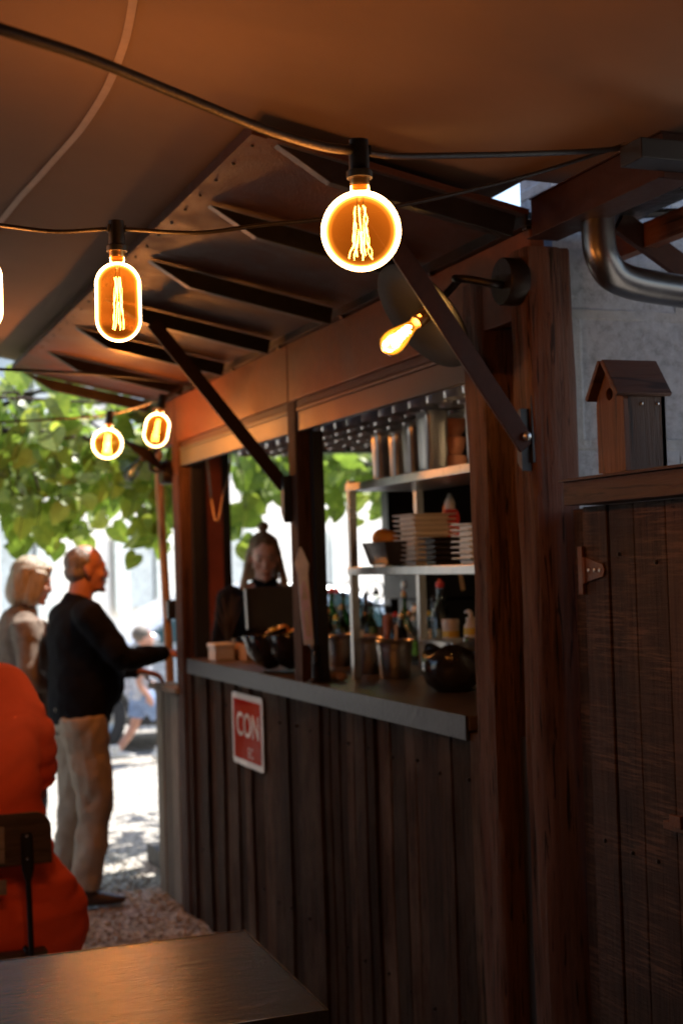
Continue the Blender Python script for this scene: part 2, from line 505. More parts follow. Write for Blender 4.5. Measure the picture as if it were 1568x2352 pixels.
# ------------------------------------------------------------------ the setting: ground, house beyond
def gravel_mat():
    m, t, b = mat_new("pale_gravel")
    v = coords(t, (1, 1, 1))
    vo = nd(t, "ShaderNodeTexVoronoi"); vo.inputs["Scale"].default_value = 42
    t.links.new(v, vo.inputs["Vector"])
    n = noise_tex(t, v, 1.3, 5, .6)
    hs = nd(t, "ShaderNodeSeparateColor"); t.links.new(vo.outputs["Color"], hs.inputs[0])
    c = ramp(t, hs.outputs[0], [(0, (.3, .265, .225)), (.5, (.64, .59, .52)), (1, (.84, .8, .74))])
    c = mixc(t, ramp(t, n, [(.35, (0, 0, 0)), (.7, (.5, .5, .5))]), c, (.7, .65, .58))
    c2 = mixc(t, ramp(t, vo.outputs["Distance"], [(.35, (0, 0, 0)), (.7, (.8, .8, .8))]), c, (.08, .065, .055))
    t.links.new(c2, b.inputs["Base Color"]); b.inputs["Roughness"].default_value = .85
    inv = nd(t, "ShaderNodeMath", operation='SUBTRACT'); inv.inputs[0].default_value = 1
    t.links.new(vo.outputs["Distance"], inv.inputs[1])
    bump(t, b, inv.outputs[0], 1.0, .02)
    return m
g = MB(); g.add([(-900, -900, 0), (900, -900, 0), (900, 900, 0), (-900, 900, 0)], [[0, 1, 2, 3]])
tag(g.build("gravel_ground", gravel_mat()), kind="structure")
# loose stones lying on it where they can be seen
pb = MB(); rng = random.Random(3)
for i in range(2600):
    x, y = rng.uniform(.5, 1.66), rng.uniform(4.6, 8.6)
    r = rng.uniform(.006, .015); pb.tone = rng.random()
    pb.ball((x, y, r * .35), (r, r * rng.uniform(.6, 1), r * .6), 6, 4, Matrix.Rotation(rng.uniform(0, 6), 3, 'Z'))
def pebble_mat():
    m, t, b = mat_new("limestone_pebble")
    t.links.new(ramp(t, tone_node(t), [(0, (.24, .2, .165)), (.5, (.5, .45, .39)), (1, (.78, .75, .7))]), b.inputs["Base Color"])
    b.inputs["Roughness"].default_value = .85
    return m
tag(pb.build("pebbles", pebble_mat(), smooth=True), "loose pale pebbles scattered on the gravel path beside the bar", "pebbles", kind="stuff")

def house():
    t = thing("stone_house", "pale sunlit house far behind the parked car", "house", (6, 26, 0))
    w = MB(); w.span((-12, 26, 0), (22, 34, 6.2)); w.build("wall", M['house'], t)
    r = MB(); r.prism([(-4.6, 0), (4.6, 0), (0, 2.6)], 35, (-12.5, 30, 6.2), (0, 1, 0), (0, 0, 1)); r.build("roof", M['clay'], t)
    for x in (-9, -4, 1, 5.2, 9.5, 15):
        for z in (.9, 3.7):
            q = MB(); q.span((x, 25.93, z), (x + 1.0, 25.99, z + 1.5)); wo = q.build("window", M['dimglass'], t)
            for sx in (-.55, 1.05):
                s_ = MB(); s_.span((x + sx, 25.88, z - .05), (x + sx + .5, 25.925, z + 1.55)); s_.build("shutter", M['shutter'], wo)
M['house'] = plain("cream_render", (.88, .83, .75), .9, 0, 1.2, .12, .3, 30)
M['shutter'] = plain("grey_green_shutter", (.62, .66, .63), .6)
M['dimglass'] = plain("window_glass", (.35, .4, .42), .1)
house()
bpy.data.objects['stone_house'].rotation_euler.z = math.radians(50)
# ------------------------------------------------------------------ vine and its leaves
def leaf_mat(name, c0, c1, c2):
    m = bpy.data.materials.new(name); m.use_nodes = True
    t = m.node_tree; t.nodes.clear()
    out = nd(t, "ShaderNodeOutputMaterial"); mx = nd(t, "ShaderNodeMixShader"); mx.inputs[0].default_value = .45
    p = nd(t, "ShaderNodeBsdfPrincipled"); tr = nd(t, "ShaderNodeBsdfTranslucent")
    c = ramp(t, tone_node(t), [(0, c0), (.5, c1), (1, c2)])
    n = noise_tex(t, coords(t, (1, 1, 1)), 40, 3)
    c = mixc(t, .3, c, ramp(t, n, [(.3, tuple(q * .5 for q in c1)), (.7, c2)]))
    t.links.new(c, p.inputs["Base Color"]); p.inputs["Roughness"].default_value = .38
    g2 = mixc(t, 1.0, c, (1.35, 1.6, .75), 'MULTIPLY')
    t.links.new(g2, tr.inputs[0])
    t.links.new(p.outputs[0], mx.inputs[1]); t.links.new(tr.outputs[0], mx.inputs[2]); t.links.new(mx.outputs[0], out.inputs[0])
    return m
M['leaf'] = leaf_mat("vine_leaf", (.05, .095, .022), (.18, .26, .065), (.46, .46, .13))
M['bark'] = plain("dark_vine_bark", (.05, .035, .025), .85, 0, 20, .4, .8, 60)
HEART = [(0, -.04), (.12, -.15), (.28, -.19), (.43, -.1), (.51, .08), (.51, .28), (.44, .48), (.32, .66), (.17, .83), (0, 1.0), (-.17, .83), (-.32, .66), (-.44, .48), (-.51, .28), (-.51, .08), (-.43, -.1), (-.28, -.19), (-.12, -.15)]
def leaf(mb, p, size, nrm, rg, down=None):
    n = nrm.normalized()
    d = down or Vector((rg.uniform(-1, 1), rg.uniform(-1, 1), -rg.uniform(.2, 1.6)))
    d = (d - n * d.dot(n)); d = d.normalized() if d.length > 1e-3 else n.orthogonal()
    s = n.cross(d); fold = rg.uniform(.05, .25); droop = rg.uniform(0, .3)
    vs = [p + n * 0]
    for a, b in HEART:
        vs.append(p + (s * a * rg.uniform(.97, 1.03) + d * b + n * (abs(a) * fold - b * b * droop)) * size)
    vs[0] = p + d * .35 * size - n * (.12 * droop) * size
    k = len(HEART)
    mb.tone = min(1, max(0, rg.gauss(.45, .24)))
    mb.add(vs, [[0, 1 + i, 1 + (i + 1) % k] for i in range(k)])

def vine(name, label, base, canes, hang, seed, dens):
    """canes: polylines the leaves grow along; hang: (x, y, z, len) shoots that droop"""
    rg = random.Random(seed)
    t = thing(name, label, "vine", base)
    tr = MB(); br = MB(); lf = MB()
    tr.tube([(base[0], base[1], 0), (base[0] + .05, base[1] + .03, .8), (base[0] - .04, base[1], 1.7), canes[0][0]], [.06, .05, .045, .03], 9, n=4)
    for c in canes:
        br.tube(c, [.016] + [.011] * (len(c) - 2) + [.004], 6, n=5)
    for x, y, z, L in hang:
        br.tube([(x, y, z), (x + .05, y - .03, z - L * .5), (x + .02, y, z - L)], [.006, .004, .002], 5, n=3)
        for k in range(int(L * 16) + 2):
            q = k / (L * 16)
            p = Vector((x + rg.gauss(.03, .09), y + rg.gauss(0, .09), z - L * q + rg.gauss(0, .03)))
            leaf(lf, p, rg.uniform(.09, .15), Vector((rg.gauss(0, .5), -1 + rg.gauss(0, .5), rg.gauss(.3, .5))), rg)
    for c in canes:
        for i in range(len(c) - 1):
            a, b = Vector(c[i]), Vector(c[i + 1])
            for k in range(int((b - a).length * dens)):
                p = a.lerp(b, rg.random()) + Vector((rg.gauss(0, .17), rg.gauss(0, .2), rg.gauss(-.06, .13)))
                nv = Vector((rg.gauss(0, .6), rg.gauss(-.35, .6), rg.gauss(.6, .5)))
                leaf(lf, p, rg.choice((rg.uniform(.05, .09), rg.uniform(.09, .165), rg.uniform(.09, .165))), nv, rg)
    tr.build("trunk", M['bark'], t, smooth=True); br.build("canes", M['bark'], t, smooth=True)
    lf.build("foliage", M['leaf'], t)
    return t
rg = random.Random(11)
cn, hg = [], []
for k in range(8):
    y = 7.5 + k * .24
    cn.append([(-2.6 + rg.uniform(-.2, .2), y, 2.55 + rg.uniform(-.2, .25)), (-.6, y + rg.uniform(-.25, .25), 2.62 + rg.uniform(-.2, .25)), (.7, y + rg.uniform(-.3, .3), 2.5 + rg.uniform(-.2, .2)), (2.05 + rg.uniform(-.2, .1), y + rg.uniform(-.2, .2), 2.45 + rg.uniform(-.25, .2))])
for k in range(60):
    x = rg.uniform(.2, 2.1); y = rg.uniform(7.6, 9.2)
    hg.append((x, y, 2.4 + rg.uniform(-.15, .1), rg.uniform(.15, .5)))
for px, yy, L in ((330, 8.0, .62), (345, 8.1, .55), (310, 8.3, .52), (150, 8.4, .45), (30, 8.1, .52), (70, 8.2, .5), (5, 8.5, .4), (225, 8.6, .38), (180, 9.0, .45), (358, 7.9, .5), (285, 8.0, .4), (50, 8.6, .55)):
    p = onY(px, 1050, yy); hg.append((p.x, p.y, p.z, L * .9))
vine("leafy_vine", "leafy green vine on the pergola above the two people waiting, with dark canes", (-1.9, 9.6, 0), cn, hg, 5, 46)
rgx = random.Random(77); bx_ = MB()
for pts, r in (([(-60, 950), (20, 925), (70, 905), (170, 876)], .016), ([(-60, 985), (60, 992), (150, 1004), (240, 1012)], .02), ([(75, 900), (62, 960), (66, 1040), (92, 1130)], .012), ([(20, 880), (60, 930), (110, 990), (120, 1060)], .010), ([(150, 880), (175, 940), (230, 985)], .009)):
    bx_.tube([onD(u, v_, 7.9) for u, v_ in pts], [r, r * .9, r * .8, r * .6][:len(pts)], 7, n=5)
vr = bpy.data.objects['leafy_vine']; bx_.build("bare_canes", M['bark'], vr, smooth=True)
cn, hg = [], []
for k in range(5):
    y = 8.35 + k * .25
    cn.append([(2.75 + rg.uniform(-.1, .2), y, 2.5 + rg.uniform(-.2, .2)), (3.3, y + rg.uniform(-.2, .2), 2.42 + rg.uniform(-.2, .2)), (4.3, y + rg.uniform(-.2, .2), 2.5 + rg.uniform(-.2, .2))])
for px, yy, L in ((540, 8.4, .5), (530, 8.6, .42), (570, 8.7, .3), (600, 8.5, .25), (640, 8.6, .28), (748, 8.5, .48), (760, 8.8, .34), (800, 8.5, .22), (830, 8.6, .26), (870, 8.6, .36), (885, 8.5, .38), (850, 8.8, .3), (545, 8.7, .35), (560, 8.4, .28), (585, 8.6, .2), (620, 8.5, .22), (655, 8.5, .22)):
    p = onY(px, 1040, yy); hg.append((p.x, p.y, p.z, L))
vine("climbing_vine", "climbing vine with broad bright leaves hanging behind the bartender's window", (4.5, 9.9, 0), cn, hg, 8, 38)

# ------------------------------------------------------------------ fabric canopy
def canopy():
    t = thing("fabric_canopy", "cream fabric awning stretched overhead as a ceiling with one pale seam", "canopy", (-1.5, 1.5, 2.6))
    xs = [2.6 - .12 * i for i in range(66)]; ys = [-4.2 + .12 * j for j in range(95)]
    def zf(x, y):
        q = 1.64 - x
        if q < 0: return 2.515 + .02 * q
        return 2.515 + .215 * q - .012 * q * q + .02 * math.sin(x * 2.1 + .7 * y) * min(1, q) + .008 * math.sin(y * 3.3 + x) * min(1, q * 3) + .016 * min(1, q * 2) * noise.noise((x * 1.6 + y * .5, y * .7, 3.3)) + .006 * min(1, q * 2) * noise.noise((x * 5 + y * 2, y * 1.4, 8))
    n = len(ys); vs = [(x, y, zf(x, y)) for x in xs for y in ys]
    fs = [[i * n + j, i * n + j + 1, (i + 1) * n + j + 1, (i + 1) * n + j] for i in range(len(xs) - 1) for j in range(n - 1) if not (xs[i] > 1.66 and ys[j] > 2.99)]
    mb = MB(); mb.add(vs, fs)
    o = mb.build("canvas", M['canvas'], t, smooth=True)
    md = o.modifiers.new("thick", 'SOLIDIFY'); md.thickness = .003; md.offset = 1
    # one welded seam running away overhead
    key = [onZ(u, v, 2.74) for u, v in ((330, -260), (318, -120), (303, 0), (278, 85), (222, 205), (130, 335), (0, 486), (-140, 640))]
    sm = MB(); pts = []
    for i in range(len(key) - 1):
        for k in range(8): p = key[i].lerp(key[i + 1], k / 8); pts.append((p.x, p.y))
    pts = [tuple(sum(pts[min(max(i + j, 0), len(pts) - 1)][q] for j in range(-4, 5)) / 9 for q in (0, 1)) for i in range(len(pts))]
    dv = key[-1] - key[0]
    vs = []; side = Vector((dv.y, -dv.x, 0)).normalized() * .0085
    for x, y in pts:
        for s_ in (-1, 1): vs.append((x + side.x * s_, y + side.y * s_, zf(x + side.x * s_, y + side.y * s_) - .004))
    sm.add(vs, [[2 * i, 2 * i + 1, 2 * i + 3, 2 * i + 2] for i in range(len(pts) - 1)])
    o2 = sm.build("seam", M['seam'], t); md = o2.modifiers.new("thick", 'SOLIDIFY'); md.thickness = .0015
    return zf
M['canvas'] = plain("cream_canvas", (.215, .155, .115), .8, 0, 1.1, .14, .12, 260, spec=.2)
M['seam'] = plain("pale_seam_tape", (.35, .27, .205), .6, 0, 14, .15)
zf = canopy()
# unseen wall and screens added round the terrace to control the light
rw = MB(); rw.span((-6.2, -4.6, 0), (5, -4.3, 3.4)); tag(rw.build("rear_light_block", M['redpanel']), "unseen dark brown boarded wall added behind the tables to hold back light", "wall")
sw = MB(); sw.span((-5.4, -4.3, 0), (-5.2, 4.3, 3.5)); tag(sw.build("side_light_block", M['canvas']), "canvas screen closing the long side of the terrace", "screen")  # added out of view to keep side daylight off the terrace

ew = MB(); ew.span((-5.2, 6.95, 0), (.0, 7.0, 2.85)); tag(ew.build("end_light_block", M['canvas']), "rolled down canvas curtain closing most of the terrace's far end", "curtain")  # added out of view, shuts most daylight out of the far end
# ------------------------------------------------------------------ the bar
XF = 1.66
kiosk = thing("bar_kiosk", "dark timber bar hut with serving hatch, plank front and corten fascia", "bar", (2.4, 5, 0))
rg = random.Random(4)
# plank front under the counter
b = MB(); y = 6.53
while y > 3.36:
    w = rg.uniform(.06, .125); y2 = max(3.34, y - w); xo = rg.uniform(-.014, .008); b.tone = rg.random()
    n = 24; L, Rr = [], []
    for k in range(n + 1):
        z = 1.145 * k / n
        L.append((y + noise.noise((y * 7, z * 2.3, 1)) * .007, z)); Rr.append((y2 + .004 + noise.noise((y2 * 9, z * 2.1, 4)) * .008, z))
    x0, x1 = 1.685 + xo, 1.72
    vs = []
    for (a, z), (c, _) in zip(L, Rr):
        e = noise.noise((y * 3, z * 1.7, 9)) * .004
        vs += [(x0 + e, a, z), (x0 + e, c, z), (x1, a, z), (x1, c, z)]
    fs = []
    for k in range(n):
        q = 4 * k
        fs += [[q, q + 4, q + 5, q + 1], [q + 2, q + 3, q + 7, q + 6], [q, q + 2, q + 6, q + 4], [q + 1, q + 5, q + 7, q + 3]]
    fs += [[0, 1, 3, 2], [4 * n, 4 * n + 2, 4 * n + 3, 4 * n + 1]]
    b.add(vs, fs); y = y2
b.build("plank_front", M['boards'], kiosk, bevel=.003)
rgn = random.Random(6)
for k in range(34):
    yy = 6.45 - k * .09 + rgn.uniform(-.02, .02); q = MB(); q.ball((1.674, yy, (1.02 if k % 2 else .34) + rgn.uniform(-.01, .01)), (.006, .0055, .0055), 8, 6); q.build("nail", M['steel_dark'], kiosk, smooth=True)
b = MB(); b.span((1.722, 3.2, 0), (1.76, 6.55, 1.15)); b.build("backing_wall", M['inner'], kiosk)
# counter: timber top with a folded zinc edge
b = MB(); b.span((1.664, 3.452, 1.150), (2.3, 6.40, 1.19)); b.build("countertop", M['counter'], kiosk, bevel=.003)
b = MB(); b.span((1.655, 3.455, 1.125), (1.6635, 6.38, 1.192)); e = b.build("counter_edge", M['zinc'], kiosk, bevel=.002)
# posts
def rough_post(name, x0, x1, y0, y1, z0, z1, mat, amp, seed, tone=.5):
    """squared log with wavy faces and splits"""
    n = 70; m = 7; vs, fs = [], []
    per = [(0, j / m) for j in range(m)] + [(j / m, 1) for j in range(m)] + [(1, 1 - j / m) for j in range(m)] + [(1 - j / m, 0) for j in range(m)]
    P = len(per)
    for k in range(n + 1):
        z = z0 + (z1 - z0) * k / n
        for u, v in per:
            x, y = x0 + (x1 - x0) * u, y0 + (y1 - y0) * v
            cx, cy = (x0 + x1) / 2, (y0 + y1) / 2
            d = Vector((x - cx, y - cy)); d.normalize()
            a = amp * (noise.noise((x * 3 + seed, y * 3, z * 1.1)) * .8 + noise.noise((x * 34 + seed, y * 34, z * 2.2)) * .75 + noise.noise((x * 60, y * 60 + seed, z * 5)) * .3)
            if abs(u - .5) == .5 and abs(v - .5) == .5: a -= amp * .5
            crack = noise.noise((x * 40 + seed * 3, y * 40, z * .9))
            if crack > .3: a -= amp * 1.6 * (crack - .3)
            vs.append((x + d.x * a, y + d.y * a, z))
    for k in range(n):
        for j in range(P):
            q, r = k * P + j, k * P + (j + 1) % P
            fs.append([q, r, r + P, q + P])
    fs += [list(range(P))[::-1], [n * P + j for j in range(P)]]
    mb = MB(); mb.tone = tone; mb.add(vs, fs)
    return mb.build(name, mat, kiosk, smooth=True, angle=50)
rough_post("post", 1.66, 1.75, 6.47, 6.60, 0, 2.42, M['trunk'], .006, 3, .45)
rough_post("post", 1.665, 1.735, 4.80, 4.885, 1.19, 2.2, M['trunk'], .004, 8, .5)
rough_post("post", 1.652, 1.765, 3.275, 3.388, 0, 2.33, M['trunk'], .012, 1, .95)
rough_post("post", 1.652, 1.775, 3.015, 3.12, 0, 2.36, M['trunk'], .012, 5, .75)
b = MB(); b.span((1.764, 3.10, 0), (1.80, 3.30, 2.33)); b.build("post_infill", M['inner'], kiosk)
# fascia, rails and steel header
b = MB(); b.span((1.66, 4.86, 2.197), (1.70, 6.84, 2.405)); b.tone = .3; b.build("fascia_panel", M['corten'], kiosk, bevel=.003)
b = MB(); b.span((1.66, 3.02, 2.197), (1.70, 4.852, 2.405)); b.build("fascia_panel", M['corten'], kiosk, bevel=.003)
b = MB(); b.span((1.64, 3.0, 2.407), (1.70, 6.86, 2.413)); b.span((1.64, 3.0, 2.413), (1.646, 6.86, 2.440)); b.build("hinge_rail", M['steel_dark'], kiosk)
b = MB(); b.span((1.67, 3.3, 2.17), (1.76, 6.44, 2.195)); b.build("lintel", M['beamwood'], kiosk)
for ya, yb in ((3.39, 4.80), (4.885, 6.47)):
    b = MB(); b.span((1.672, ya, 2.085), (1.70, yb, 2.155)); b.span((1.668, ya, 2.157), (1.74, yb, 2.168)); b.build("shutter_box", M['header'] if ya < 4 else M['header_grey'], kiosk, bevel=.002)
    for a_ in (ya + .003, yb - .04):
        b = MB(); b.span((1.715, a_, 1.192), (1.755, a_ + .037, 2.083)); b.build("shutter_track", M['black'], kiosk)
# rest of the hut
b = MB(); b.span((1.71, 3.22, 2.455), (4.0, 7.9, 2.50)); b.build("roof", M['steel_dark'], kiosk)
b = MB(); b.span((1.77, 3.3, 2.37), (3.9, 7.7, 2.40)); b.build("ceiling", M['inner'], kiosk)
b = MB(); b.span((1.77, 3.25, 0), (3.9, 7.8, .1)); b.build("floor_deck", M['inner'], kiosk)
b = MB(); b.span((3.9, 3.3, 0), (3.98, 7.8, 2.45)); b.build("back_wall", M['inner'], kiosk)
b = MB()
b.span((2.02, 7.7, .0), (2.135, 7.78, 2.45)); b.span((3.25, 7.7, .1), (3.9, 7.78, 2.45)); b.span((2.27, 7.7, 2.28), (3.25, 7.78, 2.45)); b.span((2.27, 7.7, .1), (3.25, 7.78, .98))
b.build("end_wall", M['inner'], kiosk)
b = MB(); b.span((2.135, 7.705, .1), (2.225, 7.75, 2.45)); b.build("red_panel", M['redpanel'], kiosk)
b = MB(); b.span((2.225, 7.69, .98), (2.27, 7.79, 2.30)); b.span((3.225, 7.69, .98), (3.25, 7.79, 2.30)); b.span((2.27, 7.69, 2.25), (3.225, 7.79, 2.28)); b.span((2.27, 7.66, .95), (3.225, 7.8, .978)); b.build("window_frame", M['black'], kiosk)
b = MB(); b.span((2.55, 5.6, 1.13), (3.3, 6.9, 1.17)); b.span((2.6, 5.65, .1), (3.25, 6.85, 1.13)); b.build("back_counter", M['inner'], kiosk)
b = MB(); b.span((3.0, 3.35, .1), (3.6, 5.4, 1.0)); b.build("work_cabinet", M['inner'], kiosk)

# low partition beside the bar, with a sloping cap
pt = thing("plank_partition", "low weathered grey plank partition at the far end of the bar", "partition", (1.7, 6.85, 0))
b = MB()
for k, (ya, yb) in enumerate(((7.09, 6.95), (6.945, 6.79), (6.785, 6.65), (6.645, 6.55))):
    b.tone = (.7, .3, .85, .4)[k]; b.span((1.672 + .004 * (k % 2), yb, 0), (1.71, ya, 1.0))
b.build("planks", M['grey_boards'], pt, bevel=.004)
b = MB(); b.bar((1.70, 7.12, 1.017), (1.70, 6.55, 1.03), .12, .03); b.build("cap", M['grey_boards_y'], pt, bevel=.004)
pl = MB(); pl.tube([(1.775, 7.28, 0), (1.80, 7.29, .98), (1.772, 7.3, 2.0), (1.76, 7.3, 2.6)], [.026, .024, .022, .02], 10, n=4)
pole = thing("wooden_pole", "pale peeled wooden pole leaning up behind the grey partition", "pole", (1.775, 7.28, 0))
pl.build("shaft", M['pole'], pole, smooth=True)
b = MB(); b.box(onY(394, 1400, 7.24), (.05, .05, .1)); b.build("socket_box", M['black'], pole, bevel=.006)
# ------------------------------------------------------------------ propped awning flap of the bar
aw = thing("awning_flap", "brown hinged awning flap of the bar propped up on two steel struts", "awning", (1.3, 5, 2.5))
HX, HZ, OX, OZ = 1.648, 2.432, .961, 2.575
sl = Vector((OX - HX, 0, OZ - HZ)); SL = sl.length; sl.normalize(); up = Vector((0, 1, 0)).cross(sl); up = up if up.z > 0 else -up
def aw_pt(s, y, h=0): return Vector((HX, y, HZ)) + sl * s + up * h
b = MB()
P = [aw_pt(0, 3.0), aw_pt(SL, 3.0), aw_pt(SL, 6.86), aw_pt(0, 6.86)]
b.add(P + [p + up * .014 for p in P], [[0, 1, 2, 3], [7, 6, 5, 4], [0, 4, 5, 1], [1, 5, 6, 2], [2, 6, 7, 3], [3, 7, 4, 0]])
b.build("panel", M['awning'], aw)
b = MB(); b.bar(aw_pt(SL - .016, 2.995, -.003), aw_pt(SL - .016, 6.865, -.003), .034, .005, up); b.bar(aw_pt(SL + .002, 2.995, .012), aw_pt(SL + .002, 6.865, .012), .005, .035, up)
b.build("edge_angle", M['awning'], aw)
for k in range(26):
    b = MB(); b.ball(aw_pt(SL - .018, 3.06 + k * .15, -.007), (.0045, .0045, .0035), 8, 6); b.build("screw", M['black'], aw, smooth=True)
for yy in (6.845, 6.17, 5.52, 4.92, 4.27, 3.58, 3.02):
    b = MB(); b.prism([(.03, -.008), (SL - .06, -.006), (SL - .2, -.058), (.03, -.062)], .03, aw_pt(0, yy - .015), sl, up)
    b.span((1.646, yy - .012, 2.40), (1.66, yy + .012, 2.425))
    b.build("rafter", M['steel_dark'], aw, bevel=.002)
for (p, q, br0, br1) in ((aw_pt(.47, 4.90, -.05), Vector((1.652, 4.90, 1.905)), (1.654, 4.885), (1.70, 1.915)), (aw_pt(.42, 3.03, -.05), Vector((1.640, 3.03, 1.888)), (1.642, 3.03), (1.83, 2.0))):
    b = MB(); b.bar(p, q - Vector((0, 0, .012)), .006 if 0 else .009, .05, (1, 0, .6)); s_ = b.build("strut", M['steel_brown'], aw, bevel=.002)
    b = MB(); b.ball(q + Vector((-.006, -.012, .012)), (.012, .008, .012), 10, 8); b.build("bolt", M['steel'], s_, smooth=True)
b = MB(); b.prism([(-.012, -.05), (.012, -.07), (.012, .08), (0, .08), (-.012, .04)], .03, (1.656, 3.045, 1.888), (0, -1, 0), (0, 0, 1)); b.span((1.650, 3.022, 1.838), (1.657, 3.05, 2.0)); b.build("strut_bracket", M['black'], aw)
b = MB(); b.prism([(-.02, -.1), (.016, -.14), (.02, .03), (-.01, .03)], .03, (1.664, 4.875, 1.9), (0, -1, 0), (0, 0, 1)); b.span((1.652, 4.85, 1.78), (1.663, 4.9, 1.93)); b.build("strut_bracket", M['black'], aw)

# ------------------------------------------------------------------ glowing filament bulbs
def glow_glass(name, gain=1.0):
    """amber bulb glass, lit through its thickness: brightest where the eye looks along the wall of the bulb"""
    m = bpy.data.materials.new(name); m.use_nodes = True
    t = m.node_tree; t.nodes.clear()
    out = nd(t, "ShaderNodeOutputMaterial"); ad = nd(t, "ShaderNodeAddShader"); tr = nd(t, "ShaderNodeBsdfTransparent"); e = nd(t, "ShaderNodeEmission")
    tr.inputs[0].default_value = (1, .7, .34, 1)
    lw = nd(t, "ShaderNodeLayerWeight"); lw.inputs[0].default_value = .5
    c = ramp(t, lw.outputs["Facing"], [(0, (.05, .0115, .0007)), (.30, (.075, .018, .0012)), (.42, (.22, .065, .006)), (.50, (.85, .36, .06)), (.56, (1.0, .70, .34))])
    sp = nd(t, "ShaderNodeSeparateXYZ"); t.links.new(coords(t, (1, 1, 1)), sp.inputs[0])
    zg = nd(t, "ShaderNodeMapRange"); zg.inputs[1].default_value = -.06; zg.inputs[2].default_value = .06; zg.inputs[3].default_value = .55; zg.inputs[4].default_value = 2.4
    t.links.new(sp.outputs[2], zg.inputs[0])
    t.links.new(c, e.inputs[0])
    k = nd(t, "ShaderNodeMapRange"); k.inputs[1].default_value = .47; k.inputs[2].default_value = .56; k.inputs[3].default_value = 0; k.inputs[4].default_value = 2.2 * gain
    t.links.new(lw.outputs["Facing"], k.inputs[0])
    sm = nd(t, "ShaderNodeMath", operation='ADD'); t.links.new(k.outputs[0], sm.inputs[0]); t.links.new(zg.outputs[0], sm.inputs[1]); t.links.new(sm.outputs[0], e.inputs[1])
    t.links.new(tr.outputs[0], ad.inputs[0]); t.links.new(e.outputs[0], ad.inputs[1]); t.links.new(ad.outputs[0], out.inputs[0])
    return m
M['glow_shell'] = glow_glass("glowing_bulb_glass")
M['filament'] = emit("white_hot_filament", (1, .5, .13), 9)
M['filament_hot'] = emit("edison_filament", (1, .62, .22), 24)
M['bulb_glass'] = glass("clear_bulb_glass", (1, .985, .95), 1.5, .02)
M['amber_glass'] = glass("amber_bulb_glass", (1, .86, .6), 1.5, .03, 1.5)
M['brass'] = plain("brass_screw_cap", (.55, .32, .12), .35, 1, 20, .2)
def profile(R, L, n=26):
    """closed round bulb outline from tip to neck: straight side of length L between half spheres"""
    pr = []
    for k in range(n + 1):
        a = -math.pi / 2 + (math.pi * .92) * k / n
        r = math.cos(a) * R; z = math.sin(a) * R
        pr.append((max(r, .0002), z - L / 2 if a < 0 else z + L / 2))
    r, z = pr[-1]
    nr = max(r * .95, .014)
    pr += [(nr, z + .004), (nr * .98, z + .016)]
    return pr
def festoon_bulb(name, label, pos, R, L, tilt=(0, 0), group="warm bulbs on the string lights", power=2.0, seed=1):
    rot = Matrix.Rotation(tilt[0], 4, 'X') @ Matrix.Rotation(tilt[1], 4, 'Y')
    t = thing(name, label, "light bulb", pos, group)
    Mw = Matrix.Translation(pos) @ rot
    pr = profile(R, L); top = pr[-1][1]
    b = MB(Mw); b.lathe(pr, seg=64)
    b.build("glass", M['glow_shell'], t, smooth=True)
    # filament: soft ribbons hung from a glass stem
    rg = random.Random(seed); b = MB(Mw); H = R + L / 2
    for k in range(7):
        a = 2 * math.pi * k / 7 + .4; r0 = R * .2
        pts = []
        for i in range(9):
            q = i / 8; z = H * .62 - q * H * 1.3
            rr = r0 * (.7 + .6 * q * q) * (1 + rg.uniform(-.25, .25)); pts.append((math.cos(a + q * .7) * rr, math.sin(a + q * .7) * rr, z))
        b.tube(pts, [R * .014 * rg.uniform(.5, 1.7) for _ in pts], 6, n=3)
    b.build("filament", M['filament'], t, smooth=True)
    b = MB(Mw); b.tube([(0, 0, H * .95), (0, 0, H * .5), (0, 0, -H * .55)], [R * .12, R * .07, R * .05], 10); b.build("glass_stem", M['bulb_glass'], t, smooth=True)
    b = MB(Mw)
    s0 = max(pr[-1][0], .0155)
    b.lathe([(s0 * .92, top - .006)] + [(s0 * (.98 if i % 2 else .92), top - .004 + .0022 * i) for i in range(6)], seg=24); b.build("screw_cap", M['brass'], t, smooth=True)
    b = MB(Mw); z0 = top + .006
    b.lathe([(.0005, z0), (s0 * 1.28, z0), (s0 * 1.28, z0 + .010), (s0 * 1.02, z0 + .013), (s0 * 1.0, z0 + .045), (s0 * .97, z0 + .047), (s0 * .97, z0 + .058), (.0005, z0 + .058)], seg=24)
    b.span((-.03 + .012, -.006, z0 + .036), (.018, .006, z0 + .05))
    b.build("socket", M['black'], t, smooth=True, angle=40)
    ld = bpy.data.lights.new(name + "_light", 'POINT'); ld.energy = power; ld.color = (1, .41, .125); ld.shadow_soft_size = .03
    lo = bpy.data.objects.new(name + "_light", ld); COL.objects.link(lo); lo.parent = t
    return t, Mw @ Vector((0, 0, z0 + .043))
bulbs = {}
_, bulbs['g'] = festoon_bulb("globe_bulb", "large glowing globe bulb hanging in front of the dark awning", onD(829, 531, 2.15), .0605, 0, power=2.2, seed=2)
_, bulbs['o'] = festoon_bulb("tubular_bulb", "glowing oblong bulb hanging before the awning edge, left of the large globe", onD(272, 694, 2.7), .0437, .065, power=2.8, seed=3)
_, bulbs['e'] = festoon_bulb("tubular_bulb", "glowing oblong bulb cut off by the left edge of the photo", onD(-46, 676, 2.75), .0437, .065, power=2.8, seed=4)
_, bulbs['sg'] = festoon_bulb("globe_bulb", "small glowing globe bulb hanging against the green vine leaves", onD(247, 1019, 6.3), .0685, 0, (.06, .1), power=11.0, seed=5)
_, bulbs['so'] = festoon_bulb("tubular_bulb", "small glowing oblong bulb tilted beside the end of the corten fascia", onD(360, 988, 5.8), .051, .039, (.05, .2), power=1.0, seed=6)

